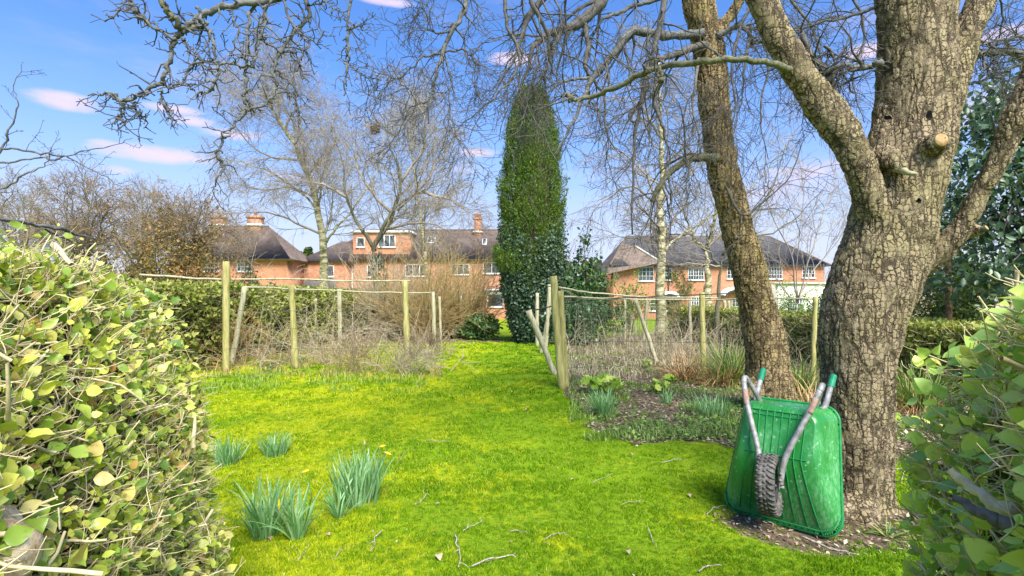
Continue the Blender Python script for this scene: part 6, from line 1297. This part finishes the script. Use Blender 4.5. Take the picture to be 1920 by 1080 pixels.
# ------------------------------------------------------------------ near hedges
def near_hedge(name, label, side, seed, n, size, m_, Yr, flank, ztop, yend, ntw):
    """side -1 left / +1 right; flank(Y,z)->|x| of the face, ztop(Y), yend(z) far end"""
    r = np.random.default_rng(seed); t = thing(name, (side*1.6, .9, 0.), label, 'hedge')
    def pts(n, depth):
        out = []
        while sum(len(o) for o in out) < n:
            k = n*2; Yv = Yr[0]+(Yr[1]+.2-Yr[0])*r.random(k); z = .02+(2.0)*r.random(k); dp = np.abs(r.normal(0, depth, k)); w = r.random(k)
            kind = r.random(k); zt = ztop(Yv)+.03*r.normal(0, 1, k); ye = yend(z)
            x = flank(Yv, z)+dp; top = kind < .33
            x = np.where(top, flank(Yv, zt-.05)+w*.95, x); z = np.where(top, zt-dp*.8, z); x = np.where(top, x+0*dp, x)
            en = kind > .85; Yv = np.where(en, ye-dp, Yv); x = np.where(en, flank(Yv, z)+w*.9, x)
            ok = (z < zt+.01) & (Yv < ye) & (z > .02); out.append(np.stack([side*x, Yv, z], -1)[ok])
        return np.vstack(out)[:n]
    nrm = np.array([-side*1.0, -.25, .85])
    pos = pts(n, .07); 
    d = np.linalg.norm(pos-np.array([0, 0, EYE]), axis=1)
    A = r.normal(0, 1, (n, 3))+np.array([-side*.5, -.1, .2]); A, B, N = frames(r, n, A, nrm*.9, .75)
    sc = size*(.28+.85*r.random(n)**1.6); wid = .9+.5*r.random(n)
    # the largest-showing 300 leaves become single parts
    px = 960+F*pos[:, 0]/pos[:, 1]; py = HOR-F*(pos[:, 2]-EYE)/pos[:, 1]; inview = (pos[:, 1] > .3) & (px > 0) & (px < 1920) & (py > 0) & (py < 1080)
    face = np.abs(pos[:, 0])-flank(pos[:, 1], pos[:, 2]); show = np.where(inview & (face < .05), sc/d, 0); idx = np.argsort(-show)[:300]; rest = np.ones(n, bool); rest[idx] = False
    meshes = []
    for v in range(8):
        tv, lf_ = hi_leaf(.27+.025*v, .05+.07*(v % 4), .35-.12*(v % 3)); tv[:, 2] += .05*np.sin(tv[:, 0]*9+v)*np.abs(tv[:, 1])*3+.25*(v % 3-1)*tv[:, 1]*tv[:, 0]; mb = MB()
        q, f = tv, lf_; groups = {}
        for fc in f: groups.setdefault(len(fc), []).append(fc)
        mb.v.append(q.astype(np.float32)); mb.n = len(q)
        for gg in groups.values(): mb.f.append((np.array(gg, np.int32), 0))
        meshes.append(mb.mesh('leaf', m_, smooth=True))
    for i in idx:
        o = bpy.data.objects.new('leaf', meshes[i % 8]); C.objects.link(o); o.parent = t
        Mx = Matrix((A[i], B[i], N[i])).transposed().to_4x4(); o.matrix_local = Matrix.Translation(Vector(pos[i])-Vector(t.location))@Mx@Matrix.Scale(sc[i], 4)
    mb = MB()
    for v in range(4):
        tv, lf_ = hi_leaf(.27+.04*v, .05+.1*v, .35-.1*v, 3 if side < 0 else 4); k = rest & (np.arange(n) % 4 == v); mb.inst(tv, lf_, pos[k], A[k], B[k], N[k], sc[k])
    mb.build('foliage', m_, t, smooth=True)['kind'] = 'stuff'
    # inner leaves, dense; the darker green paints in the hedge's interior shade
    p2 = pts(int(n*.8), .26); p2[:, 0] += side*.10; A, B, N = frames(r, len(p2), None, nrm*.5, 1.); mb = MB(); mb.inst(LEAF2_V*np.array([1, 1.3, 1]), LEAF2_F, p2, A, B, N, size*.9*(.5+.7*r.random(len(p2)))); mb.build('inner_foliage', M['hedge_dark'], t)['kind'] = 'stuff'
    # twigs: mostly slanting up and along the path
    def tw(k, L, rad, depth, mt, nm, sides=4, spr=.45):
        p = pts(k, depth); d0 = unit(r.normal(0, spr, (len(p), 3))+np.array([-side*.75, .15, .62])); kk = 6; out = np.zeros((len(p), kk, 3)); Ln = L*(.4+.9*r.random(len(p))); q = p-d0*(Ln*.75)[:, None]; out[:, 0] = q; dd = d0
        for j in range(1, kk): dd = unit(dd+r.normal(0, .16, dd.shape)); q = q+dd*(Ln/(kk-1))[:, None]; out[:, j] = q
        R = np.linspace(1, .55, kk)[None]*(rad*(.5+.9*r.random(len(p))))[:, None]; mb = MB(); mb.tubes(out, R, sides); o = mb.build(nm, M[mt], t, smooth=True); o['kind'] = 'stuff'; return out, R
    a, b = tw(ntw, .17, .0022, .03, 'hedge_twig', 'twigs', 3); c, e = kids(r, a, b, 1, .3, 1, 4, .06, 45, .2, (0, 0, .05), .8, .001, .2); mb = MB(); mb.tubes(c, e, 3); mb.build('fine_twigs', M['hedge_twig'], t)['kind'] = 'stuff'
    tw(ntw//4, .20, .0040, .06, 'hedge_twig', 'stems', 6, .5); tw(ntw//12, .20, .008, .30, 'hedge_twig', 'inner_stems', 6, .4)
    # solid dark boxes inside, their colour standing in for shade
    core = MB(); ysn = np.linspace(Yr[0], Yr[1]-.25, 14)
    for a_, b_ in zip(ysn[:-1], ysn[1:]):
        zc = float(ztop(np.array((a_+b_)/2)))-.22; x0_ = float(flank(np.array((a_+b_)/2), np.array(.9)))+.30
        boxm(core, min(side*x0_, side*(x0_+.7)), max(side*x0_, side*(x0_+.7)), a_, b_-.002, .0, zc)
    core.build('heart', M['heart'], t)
    return t
def flL(Y_, z): return .84+.345*(Y_-.9)+np.clip(z-.9, 0, 2)**2*.55-np.clip(.9-z, 0, 1)*.13+.07*(vnoise(Y_*2, z*2, 2.2, 61)-.5)
near_hedge('near_hedge', 'big leafy twiggy hedge close up along the left edge', -1, 701, 24000, .043, M['leaf'], (.30, 2.5), flL, lambda Y_: 1.50+(2.4-Y_)*.115, lambda z: 2.38-np.clip(z-1.0, 0, 1)*.55+0*z, 4600)
def flR(Y_, z): return .75+.50*(Y_-.75)+np.clip(z-.9, 0, 2)**2*.35-np.clip(.75-z, 0, 1)*.12+.09*(vnoise(Y_*2, z*2, 3.2, 63)-.5)
near_hedge('near_hedge', 'glossy broad leaved hedge close up at the lower right edge', 1, 702, 7500, .058, M['leaf_blue'], (.30, 1.62), flR, lambda Y_: 1.54+(.9-Y_)*.10-.28*np.clip(Y_-1.0, 0, 1), lambda z: 1.60-np.clip(z-.9, 0, 1)*.6+0*z, 2600)
# sawn stump poking out of the left hedge at the lower left
c = P(-22, 1040, .93); st = thing('cut_stump', tuple(c), 'gnarled pale sawn branch end at the lower left corner in the hedge', 'stump')
M['oldwood'] = simple('old_pale_wood', (.34, .23, .12), (.74, .60, .40), .9, 30., bmp=1., sc3=(1, 1, 1), detail=9.)
ax_ = unit(np.array([.55, -.75, .30])); U_ = unit(np.cross(ax_, [0, 0, 1.])); V_ = np.cross(U_, ax_); nA, nB = 48, 24; V = []
r = np.random.default_rng(5); ph = r.random(6)*6.28
for i in range(nA):
    a = i/nA*6.2832; d_ = U_*math.cos(a)+V_*math.sin(a); R_ = .047*(1+.10*math.sin(2*a+ph[0])+.05*math.sin(5*a+ph[1]))
    for k in range(nB):
        b = k/nB*6.2832; t_ = .026*(1+.16*math.sin(3*a+ph[2])+.14*math.sin(2*b+4*a+ph[3])+.07*math.sin(7*a+3*b+ph[4])+.03*r.normal())
        V.append(c+d_*(R_+t_*math.cos(b))+ax_*(t_*1.25*math.sin(b)))
mb = MB(); mb.add(V, [(i*nB+k, i*nB+(k+1) % nB, ((i+1) % nA)*nB+(k+1) % nB, ((i+1) % nA)*nB+k) for i in range(nA) for k in range(nB)]); mb.build('callus', M['oldwood'], st, smooth=True)
q = resample(np.array([c-ax_*.012, c-ax_*.10+np.array([-.02, 0, -.01]), c-ax_*.30+np.array([-.16, .0, -.10])]), 12); mb = MB(); mb.tubes(q, np.linspace(.050, .036, 12), 18, cap=True); mb.build('stem', M['stubbark'], st, smooth=True)

# grey dead branch lying on the top of the left hedge
db = thing('dead_branch', tuple(P(60, 425, 1.7)), 'grey dead twig lying along the top of the left hedge', 'branch')
branch(db, [(-40, 405, 1.5), (30, 415, 1.6), (75, 423, 1.7), (110, 428, 1.75), (150, 440, 1.85), (200, 455, 1.95)], [.004, .0045, .005, .0065, .0035, .001], 'spur', jit=.002); branch(db, [(85, 430, 1.72), (130, 452, 1.8), (180, 458, 1.9), (235, 462, 2.0)], [.0025, .001], 'spur', jit=.002, seed=9)
# charred looking dead branch inside the right hedge
db = thing('dead_branch', tuple(P(1890, 980, .95)), 'grey black broken branch low in the right hedge', 'branch'); branch(db, [(1790, 935, .98), (1850, 965, .93), (1890, 985, .90), (1960, 1010, .88)], [.006, .009, .012, .014], 'branch_dark', jit=.003, sides=12)
branch(db, [(1780, 880, 1.05), (1850, 935, .98), (1900, 960, .93)], [.007, .013], 'hedge_twig', jit=.003, seed=12)

# ------------------------------------------------------------------ fallen twigs, leaves and buds on the lawn
M['fallen'] = simple('fallen_twig_bark', (.20, .16, .11), (.55, .50, .42), .85, 60., bmp=.4)
def fallen(pts, rad, lab, side=0, mt='fallen'):
    p = np.array([G(*q_) for q_ in pts]); p[:, 2] = ground_z(p[:, 0], p[:, 1])+.014+rad; t = thing('fallen_twig', tuple(p[0]), lab, 'twig', 'fallen twigs on the lawn'); r = np.random.default_rng(int(pts[0][0]*5+pts[0][1]))
    q = wobble(resample(p, 14), .003, r); q[:, 2] += .006*np.abs(np.sin(np.linspace(0, 5, 14))); mb = MB(); R_ = np.linspace(rad, rad*.5, 14); mb.tubes(q, R_, 6, cap=True)
    mb.build('stem', M[mt], t, smooth=True)
    if side: a, b = kids(r, q, R_, side, .2, .95, 5, .09, 50, .2, (0, 0, .02), .7, rad*.35); a[:, :, 2] = np.maximum(a[:, :, 2], p[:, 2].min()); mb = MB(); mb.tubes(a, b, 4); mb.build('side_shoots', M[mt], t)['kind'] = 'stuff'
FT = [([(853, 1010), (858, 1030), (862, 1050), (860, 1079)], .005, 'long pale lichened twig at the bottom centre of the lawn', 3), ([(885, 1072), (915, 1062), (940, 1055), (966, 1052)], .005, 'forked pale twig lying across the bottom edge of the lawn', 3),
      ([(716, 997), (704, 1008), (702, 1022), (697, 1042)], .004, 'short knobbly twig right of the splayed daffodils', 2), ([(802, 926), (790, 940), (778, 952)], .003, 'small twig right of the largest daffodil clump', 0), ([(868, 1000), (885, 988), (905, 975)], .0028, 'thin twig just above the long pale twig', 2),
      ([(1215, 990), (1222, 1010), (1232, 1028)], .0028, 'small twig left of the wheelbarrow nose', 0), ([(1500, 1008), (1545, 1030), (1575, 1040), (1610, 1052)], .006, 'brown stick under the wheelbarrow nose', 2), ([(1325, 975), (1340, 960), (1365, 950)], .003, 'short stick at the left of the wheelbarrow nose', 1),
      ([(955, 995), (975, 1000), (990, 1008)], .0024, 'tiny twig in the middle of the near lawn', 0), ([(1165, 950), (1185, 945), (1205, 940)], .002, 'hair thin twig on the lawn left of the barrow', 0), ([(560, 1060), (572, 1040), (580, 1022)], .0022, 'thin twig below the splayed daffodil clump', 0),
      ([(1110, 905), (1130, 898), (1150, 890)], .0022, 'thin twig in the middle distance of the lawn', 0), ([(1660, 885), (1690, 880), (1712, 882)], .003, 'pale twig right of the big trunk', 1), ([(1690, 905), (1700, 880), (1715, 862)], .003, 'stick leaning over the soil right of the trunk', 1),
      ([(800, 830), (822, 835), (845, 835)], .003, 'curled twig left of the lawn middle', 0), ([(1240, 870), (1262, 862), (1280, 860)], .0028, 'pale twig near the edge of the right bed', 1), ([(640, 1032), (632, 1048), (628, 1060)], .0025, 'short twig at the bottom left of the lawn', 0),
      ([(1310, 1075), (1330, 1068), (1352, 1072)], .0045, 'stout bit of twig at the bottom edge right of centre', 0), ([(745, 870), (752, 862), (760, 850)], .002, 'small twig above the largest daffodil clump', 0), ([(1020, 1022), (1045, 1012), (1060, 1010)], .0026, 'twig below the lawn centre', 1)]
for a, b, c_, d_ in FT: fallen(a, b, c_, d_)
mb0 = MB(); tv = LEAF_V.copy(); tv[:, 1] *= 1.3; tv[:, 2] += .25*np.sin(tv[:, 0]*3.1)+.5*tv[:, 1]**2; groups = {}
for fc in LEAF_F: groups.setdefault(len(fc), []).append(fc)
mb0.v.append(tv.astype(np.float32)); mb0.n = len(tv)
for gg in groups.values(): mb0.f.append((np.array(gg, np.int32), 0))
lm = mb0.mesh('fallen_leaf', M['litter'])
FL = [(820, 1050, .055, 'brown dead leaf at the bottom centre of the lawn'), (501, 1018, .04, 'pale bud scale at the foot of the leftmost daffodils'), (618, 1006, .035, 'dark crumpled leaf right of the splayed daffodils'), (742, 1015, .02, 'small pale leaf right of the knobbly twig'),
      (825, 945, .035, 'brown leaf right of the largest clump'), (1020, 852, .03, 'dead leaf on the left of mid lawn'), (1188, 858, .05, 'curled brown leaf near the right bed edge'), (1076, 900, .03, 'dry leaf in the middle of the lawn'), (1175, 1035, .04, 'brown leaf right of bottom centre'),
      (700, 1000, .025, 'tiny tan leaf beside the short knobbly twig'), (940, 940, .03, 'tan leaf in the middle of the near lawn'), (1290, 930, .035, 'tan leaf left of the barrow'), (545, 888, .03, 'pale leaf between the daffodil clumps'), (958, 1020, .03, 'dead leaf near the forked twig'),
      (990, 770, .05, 'pale leaf far up the lawn'), (1005, 665, .06, 'light leaf by the leaning pole'), (905, 715, .05, 'dead leaf on the far lawn')]
r = np.random.default_rng(91)
for px, py, s, lab in FL:
    g_ = gnd(px, py); o = bpy.data.objects.new('fallen_leaf', lm); C.objects.link(o); o.location = (g_[0], g_[1], g_[2]+.022); o.scale = (s, s, s); o.rotation_euler = (r.normal(0, .25), r.normal(0, .25), r.random()*6.28); tag(o, lab, 'leaf', 'fallen leaves on the lawn')
